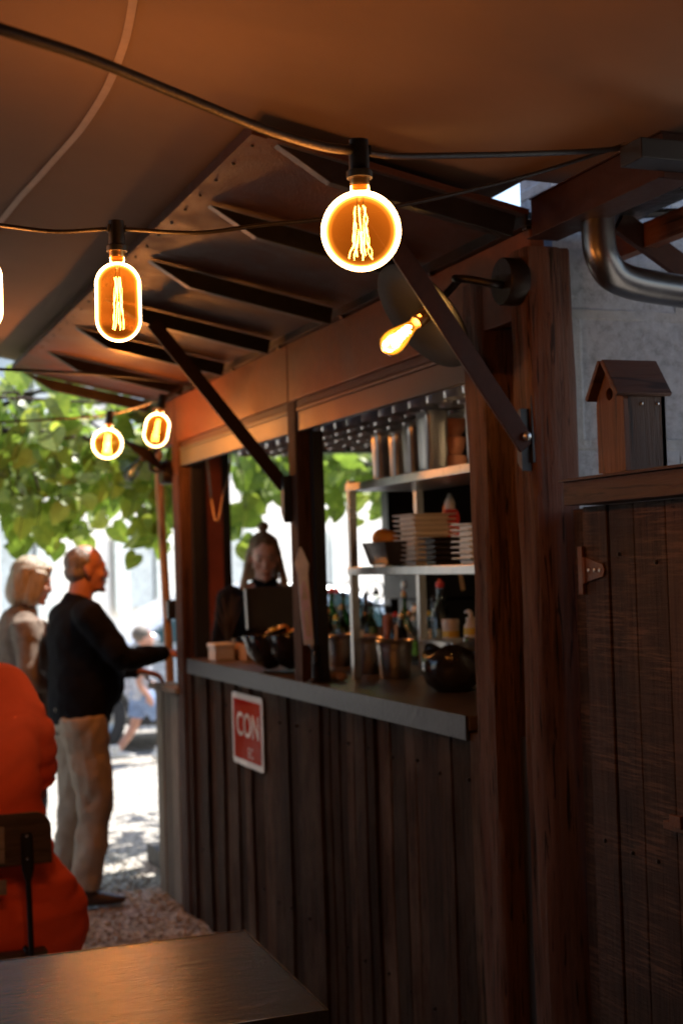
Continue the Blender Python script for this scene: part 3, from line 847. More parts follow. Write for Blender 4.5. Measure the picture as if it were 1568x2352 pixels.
def cable(name, label, pts, rad, mat=None):
    t = MB(); t.tube(pts, rad, 8, n=8, side=(0, 0, 1))
    return tag(t.build(name, mat or M['cable'], smooth=True), label, "cable", "string light cables")
hook = onX(1442, 338, 1.655)
def path(ps): return [onD(*p) for p in ps]
cable("light_cable", "thick black flat cable sagging down to the large globe bulb", path([(-60, 36, 1.58), (0, 66, 1.6), (200, 132, 1.72), (400, 213, 1.86), (600, 294, 2.0), (740, 336, 2.1)]) + [bulbs['g']], [(.0075, .005)] * 7)
cable("light_cable", "black cable running from the large globe bulb to the hook on the beam", [bulbs['g']] + path([(900, 358, 2.22), (1050, 357, 2.4), (1220, 353, 2.65), (1370, 346, 2.9)]) + [hook], [(.0055, .004)] * 6)
cable("light_cable", "thin black cable carrying the oblong bulb and passing behind the large globe", path([(-60, 510, 2.75), (0, 517, 2.72), (130, 532, 2.7)]) + [bulbs['o']] + path([(450, 535, 2.7), (600, 517, 2.72), (740, 503, 2.75), (940, 468, 2.8), (1100, 432, 2.86), (1250, 392, 2.92)]) + [hook + Vector((.004, .01, .01))], .0042)
cable("light_cable", "thin black cable strung along under the awning's far rafters", path([(-60, 846, 4.3), (0, 848, 4.4), (200, 858, 5.0), (330, 869, 5.6)]) + [onX(436, 884, 1.63)], .005)
cable("light_cable", "thin black cable carrying the two small bulbs in front of the vine", path([(-60, 973, 6.2), (0, 970, 6.25), (120, 963, 6.3)]) + [bulbs['sg'], bulbs['so']] + [onX(425, 880, 1.635)], .005)
hk = MB(); hk.tube([hook + Vector((0, .03, .0)), hook, hook + Vector((-.01, -.02, -.012)), hook + Vector((-.02, -.01, -.03))], .006, 8, n=4); hk.ball(hook + Vector((-.008, 0, 0)), .011, 10, 8)
tag(hk.build("cable_hook", M['steel'], smooth=True), "shiny metal hook holding the cables on the rusty beam", "hook")

# ------------------------------------------------------------------ two disc lamps with filament bulbs
M['shade'] = plain("dark_enamel_shade", (.006, .0045, .004), .55, 0, 9, .3, .1, spec=.2)
M['shade_in'] = plain("dull_shade_inside", (.05, .034, .026), .5, .3, 9, .3, .1)
def disc_lamp(label, plate, plate_axis, arm, c, axis, Rd, lit):
    t = thing("wall_lamp", label, "lamp", plate)
    pa = Vector(plate_axis).normalized(); R = pa.to_track_quat('Z', 'Y').to_matrix()
    b = MB(); b.lathe([(.0005, .05), (.055, .05), (.058, .046), (.058, 0), (.0005, 0)], plate, 32, R); b.build("backplate", M['steel_dark'], t, smooth=True, angle=40)
    b = MB(); b.tube(arm, .0095, 10, n=6); b.build("arm", M['black'], t, smooth=True)
    ax = Vector(axis).normalized(); R = ax.to_track_quat('Z', 'Y').to_matrix(); c = Vector(c)
    b = MB(); b.lathe([(.02, -.03), (.05, -.018), (Rd * .7, -.008), (Rd, .004), (Rd + .002, .002), (Rd * .7, -.012), (.052, -.023), (.022, -.034), (.0005, -.036)], c, 48, R); b.build("shade", M['shade'], t, smooth=True, angle=60)
    b = MB(); b.lathe([(.0005, -.036), (.019, -.034), (.019, .024), (.016, .028), (.0005, .028)], c, 20, R)
    b.build("lamp_holder", M['brass'] if lit else M['black'], t, smooth=True, angle=40)
    if lit:
        b = MB(); o = R @ Vector((.02, .012, .012)); b.box(c + o, (.02, .01, .02), R); b.build("switch_tab", M['brass'], t, bevel=.002)
    pr = [(.0135, .03), (.015, .04), (.020, .06), (.028, .085), (.032, .105), (.031, .122), (.024, .136), (.012, .143), (.0005, .145)]
    b = MB(); b.lathe(pr, c, 28, R); g_ = b.build("bulb", M['amber_glass'] if lit else M['bulb_glass'], t, smooth=True)
    b = MB()
    n = 26
    for s_ in range(2):
        pts = []
        for k in range(n):
            q = k / (n - 1); a = q * 2 * math.pi * 3 + s_ * math.pi
            pts.append(c + R @ Vector((math.cos(a) * .0085 * (1 + q * .5), math.sin(a) * .0085 * (1 + q * .5), .05 + q * .07)))
        b.tube(pts, .0026 if lit else .0008, 6)
    b.build("filament", M['filament_hot'] if lit else M['steel'], g_, smooth=True)
    if lit:
        b = MB(); b.lathe([(r * .93, z) for r, z in pr[:-1]] + [(.0005, .143)], c, 28, R); b.add([c + R @ Vector((0, 0, .03))] + [c + R @ Vector((math.cos(2 * math.pi * k / 28) * .01255, math.sin(2 * math.pi * k / 28) * .01255, .03)) for k in range(28)], [[0, 1 + (k + 1) % 28, 1 + k] for k in range(28)])
        b.build("glow", M['edison_glow'], g_)
        ld = bpy.data.lights.new("wall_lamp_light", 'POINT'); ld.energy = .45; ld.color = (1, .55, .22); ld.shadow_soft_size = .02
        lo = bpy.data.objects.new("wall_lamp_light", ld); COL.objects.link(lo); lo.parent = t; lo.location = c + ax * .09 - plate
    return t
M['edison_glow'] = glow_volume("edison_amber_glow", (1, .36, .03), 9)
view_r, view_u, view_f = Vector(RC[0]), -Vector(RC[1]), Vector(RC[2])
c1 = onX(972, 726, 1.45)
ax1 = view_r * -.70 - view_u * .63 - view_f * .36
pl1 = onX(1192, 648, 1.652)
disc_lamp("lit wall lamp with dark disc shade and amber bulb on the rough right-hand post", pl1, (-1, 0, .0),
          [pl1 + Vector((-.045, 0, -.01)), onX(1130, 652, 1.57), onX(1085, 643, 1.53), onX(1045, 640, 1.50), c1 - ax1.normalized() * .1 + Vector((.02, 0, .03)), c1 - ax1.normalized() * .03], c1, ax1, .152, True)
c2 = onY(333, 1046, 6.55)
ax2 = view_r * -.62 - view_u * .78 + view_f * .05
pl2 = onX(392, 1085, 1.665)
disc_lamp("unlit wall lamp with dark disc shade and clear bulb seen against the vine", pl2, (-1, 0, 0),
          [pl2 + Vector((-.04, 0, 0)), pl2 + Vector((-.1, 0, .03)), c2 + Vector((.09, 0, .1)), c2 - ax2.normalized() * .08, c2 - ax2.normalized() * .02], c2, ax2, .125, False)

# ------------------------------------------------------------------ right side: beams, pipe, block wall, door, birdhouse
b = MB(); b.span((1.655, 2.44, 2.375), (1.72, 3.0, 2.467)); b.span((1.640, 2.44, 2.372), (1.725, 3.0, 2.3745)); b.span((1.650, 2.44, 2.4675), (1.725, 3.0, 2.471))
tag(b.build("steel_beam", M['steel_brown'], bevel=.002), "rusty brown steel beam above the plank door, holding the cable hook", "beam")
b = MB(); b.span((1.55, 2.36, 2.385), (3.6, 2.437, 2.427)); tag(b.build("cross_beam", M['black'], bevel=.003), "black cross beam at the top right under the canopy", "beam")
b = MB(); b.span((1.93, 2.44, 2.355), (1.965, 3.12, 2.415)); tag(b.build("brown_joist", M['joist_wood']), "brown joist running back above the steel pipe", "beam")
b = MB(); b.span((1.728, 2.44, 2.43), (1.93, 3.12, 2.445)); tag(b.build("yard_roof_sheet", M['glint']), "dark crinkled roof sheet between the brown joist and the beam", "roof sheet")
b = MB(); b.bar(onY(1420, 508, 2.95), onY(1600, 640, 2.95), .02, .055, view_u); b.ball(onY(1510, 545, 2.935), (.012, .008, .012), 10, 6); tag(b.build("diagonal_brace", M['steel_brown']), "brown steel brace slanting down behind the pipe", "brace")
b = MB(); b.tube([onY(1428, 510, 2.98), onY(1475, 490, 2.98), onY(1600, 488, 2.98)], .012, 8); b.tube([onY(1527, 585, 3.0), onY(1520, 615, 3.0)], .004, 6); tag(b.build("thin_rod", M['black']), "thin black rods behind the brace at the right edge", "rod")
b = MB(); pts = [onY(1372, 470, 2.8), onY(1374, 555, 2.8), onY(1384, 596, 2.8), onY(1404, 628, 2.81), onY(1436, 645, 2.82), onY(1480, 656, 2.83), onY(1568, 670, 2.845), onY(1680, 688, 2.86)]
b.tube(pts, .0385, 28, n=8); tag(b.build("metal_pipe", M['pipe'], smooth=True), "bent grey metal pipe coming down in front of the block wall", "pipe")
def block_mat():
    m, t, b = mat_new("concrete_block")
    br = nd(t, "ShaderNodeTexBrick"); br.offset = .5
    tc = nd(t, "ShaderNodeTexCoord"); mp = nd(t, "ShaderNodeMapping"); mp.inputs["Rotation"].default_value = (math.pi / 2, 0, 0)
    t.links.new(tc.outputs["Object"], mp.inputs[0]); 
    mp.inputs["Location"].default_value = (.32, 2.225, 0)
    t.links.new(mp.outputs[0], br.inputs["Vector"])
    br.inputs["Scale"].default_value = 1; br.inputs["Brick Width"].default_value = .62; br.inputs["Row Height"].default_value = .333
    br.inputs["Mortar Size"].default_value = .016; br.inputs["Mortar Smooth"].default_value = .35
    n = noise_tex(t, coords(t, (1, 1, 1)), 34, 7, .8); n2 = noise_tex(t, coords(t, (1, 1, 1)), 5, 5)
    c = ramp(t, n, [(.32, (.14, .15, .165)), (.5, (.47, .5, .54)), (.72, (.7, .73, .77))])
    c = mixc(t, .35, c, ramp(t, n2, [(.3, (.42, .44, .46)), (.7, (.7, .71, .71))]))
    n4 = noise_tex(t, coords(t, (1, 1, 1)), 7, 4)
    jf = nd(t, "ShaderNodeMath", operation='MULTIPLY'); t.links.new(br.outputs["Fac"], jf.inputs[0]); t.links.new(ramp(t, n4, [(.35, (.1, .1, .1)), (.65, (.75, .75, .75))]), jf.inputs[1])
    c = mixc(t, jf.outputs[0], c, (.55, .53, .48))
    t.links.new(c, b.inputs["Base Color"]); b.inputs["Roughness"].default_value = .9
    sb = nd(t, "ShaderNodeMath", operation='MULTIPLY_ADD'); sb.inputs[1].default_value = .8; t.links.new(jf.outputs[0], sb.inputs[0]); t.links.new(n, sb.inputs[2])
    bump(t, b, sb.outputs[0], 1.0, .03)
    return m
M['block'] = block_mat()
b = MB(); b.span((1.79, 3.14, 0), (6, 3.3, 3.1)); tag(b.build("block_wall", M['block']), "rough grey concrete block wall behind the birdhouse", "wall")
b = MB(); b.span((4.4, -4.3, 0), (4.55, 3.14, 1.5)); tag(b.build("yard_wall", M['block']), "grey block wall along the back of the small yard", "wall")
# door with its top rail
dr = thing("plank_door", "rough-sawn dark plank door beside the bar with a rusty strap hinge", "door", (1.7, 2.4, 0))
b = MB(); ys = [2.868, 2.76, 2.655, 2.53, 2.40, 2.285, 2.16, 2.03, 1.94]
rg = random.Random(9)
for ya, yb in zip(ys, ys[1:]):
    b.tone = rg.uniform(.25, .9); xo = rg.uniform(-.003, .003); b.span((1.688 + xo, yb + .0025, .05), (1.715, ya - .0025, 1.722))
b.build("planks", M['door'], dr, bevel=.003)
for ya, yb in zip(ys, ys[1:]):
    for zz in (1.60, .95):
        b = MB(); b.ball((1.6855, (ya + yb) / 2 + rg.uniform(-.03, .03), zz + rg.uniform(-.02, .02)), (.004, .005, .005), 8, 6); b.build("nail", M['steel_dark'], dr, smooth=True)
b = MB(); b.span((1.7155, 1.94, .05), (1.725, 2.868, 1.722)); b.build("backing", M['inner'], dr)
b = MB(); b.tone = .35; b.span((1.738, 2.872, 0), (1.80, 2.995, 1.722)); b.build("jamb", M['door'], dr, bevel=.003)
b = MB(); h0 = onX(1347, 1310, 1.686); b.prism([(0, -.028), (.075, -.014), (.082, 0), (.075, .014), (0, .03)], .004, h0 + Vector((-.0005, 0, 0)), (0, -1, 0), (0, 0, 1))
b.span((1.676, h0.y + .004, h0.z - .055), (1.684, h0.y + .024, h0.z + .055)); b.tube([h0 + Vector((-.004, .002, -.03)), h0 + Vector((-.004, .002, .03))], .006, 8)
hg_ = b.build("hinge", M['hinge'], dr, bevel=.001)
b = MB()
for q in (.015, .04, .062): b.ball(h0 + Vector((-.005, -q, 0)), (.002, .005, .005), 8, 6)
b.build("screws", M['steel'], hg_, smooth=True)
l0 = onX(1548, 1893, 1.68); b = MB(); b.span((1.668, l0.y - .05, l0.z - .012), (1.687, l0.y + .025, l0.z + .006)); b.span((1.66, l0.y - .05, l0.z - .002), (1.668, l0.y - .01, l0.z + .024)); b.build("latch", M['hinge'], dr, bevel=.002)
b = MB(); b.span((1.640, 1.9, 1.7255), (1.765, 2.868, 1.779)); b.tone = .4; tag(b.build("door_rail", M['beamwood'], bevel=.003), "dark timber rail over the plank door carrying the birdhouse", "rail")
b = MB(); b.span((1.632, 1.9, 1.7795), (1.772, 2.874, 1.786)); tag(b.build("rail_cap", M['steel_brown'], bevel=.001), "thin brown metal cap on the timber rail under the birdhouse", "cap")
b = MB(); b.span((1.69, -4.3, 0), (1.75, 1.93, 2.36)); tag(b.build("right_light_block", M['boards']), "unseen dark boarded wall added beyond the plank door to hold back light", "wall")  # out-of-view wall added to hold back light from the right
bh = thing("birdhouse", "small brown wooden birdhouse with pitched roof and round hole", "birdhouse", (1.7, 2.67, 1.786))
X0, X1, Y0, Y1, Z0 = 1.648, 1.752, 2.612, 2.722, 1.7865
b = MB(); ym = (Y0 + Y1) / 2; H1, H2 = .162, .238
b.prism([(Y0, 0), (Y1, 0), (Y1, H1), (ym, H2), (Y0, H1)], -.012, (X0, 0, Z0), (0, 1, 0), (0, 0, 1)) if 0 else None
# front board with a real hole
n = 20; hc = (ym, .172); hr = .0135
ring = [(hc[0] + hr * math.cos(2 * math.pi * k / n), hc[1] + hr * math.sin(2 * math.pi * k / n)) for k in range(n)]
outl = []
poly = [(Y0, 0), (Y1, 0), (Y1, H1), (ym, H2), (Y0, H1)]
for k in range(n):
    a = 2 * math.pi * k / n; d = (math.cos(a), math.sin(a)); best = 9
    for i in range(5):
        (ax_, ay_), (bx_, by_) = poly[i], poly[(i + 1) % 5]
        ex, ey = bx_ - ax_, by_ - ay_; den = d[0] * ey - d[1] * ex
        if abs(den) < 1e-9: continue
        s_ = ((ax_ - hc[0]) * ey - (ay_ - hc[1]) * ex) / den; u_ = ((ax_ - hc[0]) * d[1] - (ay_ - hc[1]) * d[0]) / den
        if s_ > 0 and -1e-6 <= u_ <= 1 + 1e-6: best = min(best, s_)
    outl.append((hc[0] + d[0] * best, hc[1] + d[1] * best))
vs = [(X0, y, Z0 + z) for y, z in ring] + [(X0, y, Z0 + z) for y, z in outl] + [(X0 + .012, y, Z0 + z) for y, z in ring] + [(X0 + .012, y, Z0 + z) for y, z in outl]
b.add(vs, [[k, n + k, n + (k + 1) % n, (k + 1) % n] for k in range(n)] + [[2 * n + k, 2 * n + (k + 1) % n, 3 * n + (k + 1) % n, 3 * n + k] for k in range(n)] + [[k, (k + 1) % n, 2 * n + (k + 1) % n, 2 * n + k] for k in range(n)] + [[n + k, 3 * n + k, 3 * n + (k + 1) % n, n + (k + 1) % n] for k in range(n)])
b.build("front_board", M['bird_front'], bh)
b = MB(); b.span((X0 + .0122, Y0, Z0), (X1, Y0 + .01, Z0 + H1)); b.span((X0 + .0122, Y1 - .01, Z0), (X1, Y1, Z0 + H1)); b.prism(poly, .01, (X1 - .01, 0, Z0), (0, 1, 0), (0, 0, 1)); b.span((X0 + .0122, Y0 + .0102, Z0), (X1 - .012, Y1 - .0102, Z0 + .01))
b.build("side_boards", M['bird_side'], bh)
for sg in (-1, 1):
    b = MB(); b.bar((X0 - .022, ym + sg * .034, Z0 + (H1 + H2) / 2 + .004 - .0005 * 0), (X1 + .012, ym + sg * .034, Z0 + (H1 + H2) / 2 + .004), .098, .011, (0, sg * .81, .586)); b.build("roof_board", M['bird_roof'], bh, bevel=.002)
b = MB()
for q in (.045, .085): b.ball((X0 + q, Y0 - .001, Z0 + H1 - .016), (.004, .003, .004), 8, 6)
b.build("nails", M['steel'], bh, smooth=True)
# ------------------------------------------------------------------ things on the shelf and the counter
su = thing("steel_shelf_unit", "open brushed steel shelf unit standing on the counter behind the hatch", "shelf", (1.99, 4.3, 1.19))
SX0, SX1, SY0, SY1 = 1.853, 2.145, 3.45, 4.80
for x in (SX0, SX1 - .028):
    for y in (SY1 - .028, SY0):
        b = MB(); b.span((x, y, 1.1905), (x + .028, y + .028, 1.905)); b.build("upright", M['steel'], su, bevel=.002)
for z in (1.579, 1.88):
    b = MB(); b.span((SX0 - .004, SY0, z - .014), (SX1 + .004, SY1 + .004, z + .014)); b.build("shelf", M['steel'], su, bevel=.002)
T1, T2, CT = 1.894, 1.5935, 1.1905
def gn_pan(x, y, z, w, d, h, name, label, group=None, mat=None):
    """straight steel container with rolled rim, narrowing a little downwards"""
    t = thing(name, label, "container", (x, y, z), group)
    b = MB()
    def rr(w_, d_, r=.018, k=4):
        pts = []
        for cx, cy, a0 in ((w_ / 2 - r, d_ / 2 - r, 0), (-w_ / 2 + r, d_ / 2 - r, 90), (-w_ / 2 + r, -d_ / 2 + r, 180), (w_ / 2 - r, -d_ / 2 + r, 270)):
            for i in range(k + 1):
                a = math.radians(a0 + 90 * i / k); pts.append((cx + r * math.cos(a), cy + r * math.sin(a)))
        return pts
    rings = [(.86, 0), (.92, .006), (.97, h * .78), (1.0, h * .8), (1.0, h - .006), (1.08, h - .004), (1.08, h), (.96, h), (.90, h * .3), (.84, .01)]
    vs, fs = [], []
    for s_, zz in rings:
        vs += [(x + px, y + py, z + zz) for px, py in rr(w * s_, d * s_)]
    P = 20
    for i in range(len(rings) - 1):
        for k in range(P): fs.append([i * P + k, i * P + (k + 1) % P, (i + 1) * P + (k + 1) % P, (i + 1) * P + k])
    fs += [list(range(P))[::-1], [(len(rings) - 1) * P + k for k in range(P)]]
    b.add(vs, fs); b.build("pan", mat or M['steel'], t, smooth=True, angle=40)
    return t
def on_shelf(px, z, x): # y where the column px meets the plane x
    return onX(px, 1100, x).y
for px0, px1, x, h, lab in ((836, 873, 1.93, .165, "pale steel container at the left end of the upper shelf"), (874, 908, 1.95, .155, "second narrow steel container on the upper shelf"), (908, 948, 1.95, .17, "tall coppery container beside the second one on the upper shelf"), (947, 1000, 1.94, .2, "tallest steel container on the upper shelf, left of the clay bowls")):
    ya = onX(px0, 1050, x - .05).y; w = (px1 - px0) / 640 * 1.06
    gn_pan(x, ya - w * .62, T1, w * .95, w * 1.1, h, "steel_container", lab, "steel containers on the upper shelf")
gn_pan(2.0, onX(1066, 1050, 1.95).y - .045, T1, .1, .1, .25, "copper_container", "tall copper coloured container half hidden by the rough post")
cb = None
for k in range(3):
    c = onX(1030, 1050, 2.0); z = T1 + .06 * k
    lab = ("lowest clay bowl of the stack on the upper shelf", "middle clay bowl of the stack on the upper shelf", "top clay bowl of the stack on the upper shelf")[k]
    b = MB(); b.lathe([(.0005, 0), (.042, 0), (.056, .022), (.060, .050), (.058, .056), (.053, .052), (.045, .02), (.0005, .008)], (c.x, c.y, z), 28)
    tag(b.build("clay_bowl", M['clay'], smooth=True, angle=50), lab, "bowl", "stacked clay bowls")

# hanging stemware in rows under the ceiling
M['glassware'] = painted_sheen_glass("wine_glass", .55)  # white share paints in the brightness of the hanging glasses
b = MB()
gr = thing("glass_rack", "dark rack of rails the wine glasses hang from, above the upper shelf", "rack", (2.3, 4.5, 2.3))
for x in [1.87 + .105 * i for i in range(6)]:
    r_ = MB(); r_.span((x - .028, 3.42, 2.285), (x - .012, 6.2, 2.293)); r_.span((x + .012, 3.42, 2.285), (x + .028, 6.2, 2.293)); r_.build("rail", M['steel_dark'], gr)
for y in (3.5, 4.9, 6.1):
    r_ = MB(); r_.span((1.79, y, 2.294), (2.55, y + .02, 2.37)); r_.build("hanger", M['steel_dark'], gr)
wg0 = None; rg = random.Random(31); cnt = 0
for i in range(5):
    x = 1.87 + .105 * i
    for k in range(19 if i < 3 else 14):
        y = 6.05 - k * .135
        if i >= 3: y = 5.75 - k * .17
        if wg0 is None:
            wg0 = thing("wine_glass", "clear stemmed glass hanging upside down in the rows above the upper shelf", "glass", (x, y, 2.294), "hanging wine glasses")
            w = MB(); w.lathe([(.0005, .004), (.034, .001), (.035, -.002), (.006, -.008), (.004, -.02), (.004, -.055), (.014, -.068), (.038, -.098), (.043, -.13), (.041, -.195), (.039, -.197), (.041, -.13), (.036, -.10), (.0005, -.075)], (x, y, 2.294), 18)
            w.build("bowl_and_stem", M['glassware'], wg0, smooth=True)
        else:
            dup(wg0, (x + rg.uniform(-.004, .004), y + rg.uniform(-.01, .01), 2.294), rg.uniform(0, 6))
        cnt += 1

# a bare bulb under the hut's ceiling, behind the rough posts
kb = thing("ceiling_bulb", "small bare warm bulb under the hut ceiling behind the rough posts", "light bulb", (2.2, 3.6, 2.24))
b = MB(); b.lathe([(.0005, -.05), (.02, -.046), (.03, -.025), (.028, -.005), (.014, .02), (.013, .03)], (2.2, 3.6, 2.24), 20); b.build("glass", M['amber_glass'], kb, smooth=True)
b = MB(); b.tube([(2.2, 3.6, 2.262), (2.2, 3.6, 2.205)], .003, 6); b.build("filament", M['filament_hot'], kb, smooth=True)
b = MB(); b.lathe([(.016, .028), (.018, .03), (.018, .08), (.006, .085), (.004, .129), (.0005, .13)], (2.2, 3.6, 2.24), 16); b.build("holder", M['black'], kb, smooth=True, angle=40)
ld = bpy.data.lights.new("ceiling_bulb_light", 'POINT'); ld.energy = 17; ld.color = (1, .66, .36); ld.shadow_soft_size = .04
lo = bpy.data.objects.new("ceiling_bulb_light", ld); COL.objects.link(lo); lo.parent = kb; lo.location = (0, 0, -.085)

# dishes on the middle shelf
def dish(x, y, z, w, d, mat, lab, group, flare=.022, h=.022):
    b = MB(); W, D = w / 2, d / 2
    def rect(a, zz): return [(x - W + a, y - D + a, z + zz), (x + W - a, y - D + a, z + zz), (x + W - a, y + D - a, z + zz), (x - W + a, y + D - a, z + zz)]
    vs = rect(flare, 0) + rect(flare * .9, h * .62) + rect(0, h * .8) + rect(0, h) + rect(flare * .9 + .006, h * .85) + rect(flare + .006, .004)
    fs = [[i * 4 + k, i * 4 + (k + 1) % 4, (i + 1) * 4 + (k + 1) % 4, (i + 1) * 4 + k] for i in range(5) for k in range(4)] + [[3, 2, 1, 0], [20, 21, 22, 23]]
    b.add(vs, fs)
    return tag(b.build("serving_dish" if mat is M['white'] else "dark_dish", mat, bevel=.002), lab, "dish", group)
def pile(px, x, z, w, d, n, step, mat, lab, group):
    ya = onX(px, 1250, x - w / 2).y
    o = None
    for k in range(n):
        zz = z + k * step
        if o is None: o = dish(x, ya - d / 2, zz, w, d, mat, lab, group)
        else:
            c = dup(o); c.location = (rg.uniform(-.002, .002), rg.uniform(-.002, .002), k * step)
pile(902, 2.03, T2, .17, .17, 10, .0172, M['white'], "white square dish in the tall back stack on the middle shelf", "tall stack of white dishes")
pile(917, 1.925, T2, .12, .30, 12, .0105, M['white'], "white oblong dish in the long front stack on the middle shelf", "long stack of white dishes") if 0 else None
pile(958, 1.935, T2, .13, .115, 5, .017, M['darkdish'], "dark dish in the low stack in front of the white dishes", "stack of dark dishes")
pile(1035, 1.95, T2, .15, .13, 7, .0172, M['white'], "white dish in the stack half hidden by the rough post", "right hand stack of white dishes")
pile(925, 2.06, T2 + .095, .12, .42, 3, .0105, M['white'], "long white dish bridging the stacks on the middle shelf", "long white dishes lying across") if 0 else None
tr_ = thing("black_tray", "black oblong tray with an orange on it at the left of the middle shelf", "tray", (1.95, 4.6, T2))
b = MB(); ya = onX(830, 1270, 1.88).y
b.add([(1.905, ya - .02, T2 + .008), (2.02, ya - .02, T2 + .008), (2.02, ya - .19, T2 + .008), (1.905, ya - .19, T2 + .008), (1.885, ya, T2 + .085), (2.04, ya, T2 + .085), (2.04, ya - .21, T2 + .085), (1.885, ya - .21, T2 + .085)], [[3, 2, 1, 0], [0, 1, 5, 4], [1, 2, 6, 5], [2, 3, 7, 6], [3, 0, 4, 7]])
o = b.build("tray_body", M['darkdish'], tr_); md = o.modifiers.new("t", 'SOLIDIFY'); md.thickness = .004
b = MB(); b.span((1.90, ya - .17, T2 + .0005), (1.925, ya - .05, T2 + .0075)); b.build("foot", M['steel'], tr_)
for k, (px, py, r) in enumerate(((878, 1237, .038), (893, 1238, .034))):
    c = onX(px, py, 1.965 + .02 * k); b = MB(); b.ball((c.x, c.y, T2 + .062 + r), (r, r, r * .95), 20, 14)
    tag(b.build("orange_fruit", M['orange'], smooth=True), ("orange resting on the black tray, nearer the shelf upright", "orange on the black tray, nearer the white dishes")[k], "orange")
# behind the dishes: squeezed bottle, red packet, jar of dark stuff
def lathe_thing(name, label, cat, c, prof, mat, cap=None, capmat=None, group=None, seg=24, capname="cap", extra=None):
    t = thing(name, label, cat, c, group)
    b = MB(); b.lathe(prof, c, seg); b.build("body", mat, t, smooth=True, angle=50)
    if cap:
        b = MB(); b.lathe(cap, c, seg); b.build(capname, capmat, t, smooth=True, angle=50)
    if extra:
        for nm, pr, mt in extra:
            b = MB(); b.lathe(pr, c, seg); b.build(nm, mt, t, smooth=True, angle=50)
    return t
c = onX(1040, 1200, 2.12)
lathe_thing("sauce_bottle", "red squeeze bottle with white cap behind the white dishes", "bottle", (2.11, c.y, T2), [(.0005, 0), (.03, 0), (.031, .02), (.031, .17), (.024, .19), (.0005, .19)], M['red_plastic'], [(.018, .191), (.018, .215), (.006, .245), (.0005, .247)], M['white_plastic'])
c = onX(1022, 1200, 2.1)
lathe_thing("sauce_bottle", "white squeeze bottle with green label beside the red one behind the dishes", "bottle", (2.11, c.y + .0, T2), [(.0005, 0), (.026, 0), (.027, .02), (.027, .16), (.02, .18), (.0005, .18)], M['white_plastic'], [(.016, .181), (.016, .2), (.005, .225), (.0005, .226)], M['red_plastic'], extra=[("label_band", [(.0275, .05), (.0275, .12)], M['green_label'])])

# on the counter under the shelf
def pot(px, py, x, r, h, lab, hand=True):
    c = onX(px, py, x); t = thing("steel_pot", lab, "pot", (c.x, c.y, CT), "steel pots on the counter")
    b = MB(); b.lathe([(.0005, 0), (r * .78, 0), (r * .84, .006), (r * .95, h * .75), (r, h * .77), (r, h - .004), (r * 1.05, h), (r * 1.02, h + .003), (r * .94, h - .003), (r * .9, h * .4), (r * .78, .01), (.0005, .008)], (c.x, c.y, CT), 36); b.build("pot_body", M['steel'], t, smooth=True, angle=45)
    return c
pot(782, 1500, 2.06, .06, .125, "dim steel pot behind the front upright of the shelf")
pot(845, 1505, 2.0, .062, .132, "steel pot right of the shelf upright on the counter")
c = pot(906, 1510, 2.0, .066, .134, "shiny steel pot with wooden stir sticks on the counter")
for k, (dx, dz, ln) in enumerate(((-.03, .02, .2), (.005, .035, .19), (.04, .01, .185), (.045, .03, .18))):
    b = MB(); b.bar((c.x + .01 * k, c.y + dx * .6, CT + .02), (c.x + .01 * k, c.y + dx, CT + ln), .008, .002, (1, 0, 0)); tag(b.build("stir_stick", M['kraft']), "flat wooden stick standing in the shiny steel pot", "stick", "wooden sticks in the pot")
gn_pan(2.02, onX(1010, 1530, 1.95).y, CT, .16, .25, .155, "steel_container", "deep steel tub on the counter behind the dark bowl")
t = thing("dark_bowl", "large dark brown bowl with notched rim at the right end of the counter", "bowl", onZ(1040, 1588, CT))
c = t.location; b = MB(); pr = [(.0005, 0), (.05, 0), (.085, .028), (.102, .07), (.1, .105), (.086, .14), (.08, .14), (.093, .105), (.094, .07), (.078, .034), (.0005, .01)]
b.lathe(pr, c, 40); o = b.build("bowl_body", M['bowl'], t, smooth=True)
for v in o.data.vertices:
    a = math.atan2(v.co.y, v.co.x)
    if v.co.z > .06: v.co.z += .014 * math.sin(a * 3 + 1.2) * (v.co.z - .06) / .08
c = onX(1082, 1500, 1.99)
b = MB(); rgn = random.Random(2); b.ball((c.x, c.y, CT + .1), (.05, .055, .07), 26, 18); o = b.build("plastic_wrap", M['bulb_glass2'])
for v in o.data.vertices: v.co += Vector((1, 1, 1)) * 0 + v.co.normalized() * 0 + Vector((noise.noise(v.co * 40), noise.noise(v.co * 40 + Vector((5, 0, 0))), noise.noise(v.co * 40 + Vector((0, 9, 0))))) * .016
tag(o, "crumpled clear plastic wrap beside the dark bowl near the rough post", "wrap")
c = onX(1035, 1455, 2.02); z0 = CT + .157
lathe_thing("white_jar", "white plastic jar with screw lid and amber label above the steel tub", "jar", (c.x, c.y, z0), [(.0005, 0), (.027, 0), (.028, .003), (.028, .043), (.0005, .043)], M['white_plastic'], [(.0005, .044), (.0295, .044), (.0295, .062), (.028, .065), (.0005, .065)], M['white_plastic'], extra=[("label_band", [(.0284, .006), (.0284, .026)], M['lemon'])], capname="lid")
c = onX(1081, 1455, 2.03)
t = lathe_thing("pump_bottle", "white pump bottle with curved nozzle and orange label near the rough post", "bottle", (c.x, c.y, z0), [(.0005, 0), (.022, 0), (.023, .004), (.023, .045), (.014, .06), (.0005, .06)], M['white_plastic'], [(.015, .06), (.016, .072), (.006, .076), (.0005, .076)], M['white_plastic'], extra=[("label_band", [(.0234, .018), (.0234, .04)], M['lemon'])])
b = MB(); b.tube([(c.x, c.y, z0 + .074), (c.x, c.y, z0 + .087), (c.x - .004, c.y + .01, z0 + .093), (c.x - .008, c.y + .025, z0 + .089)], [.008, .008, .007, .003], 10, n=3); b.build("nozzle", M['white_plastic'], t, smooth=True)
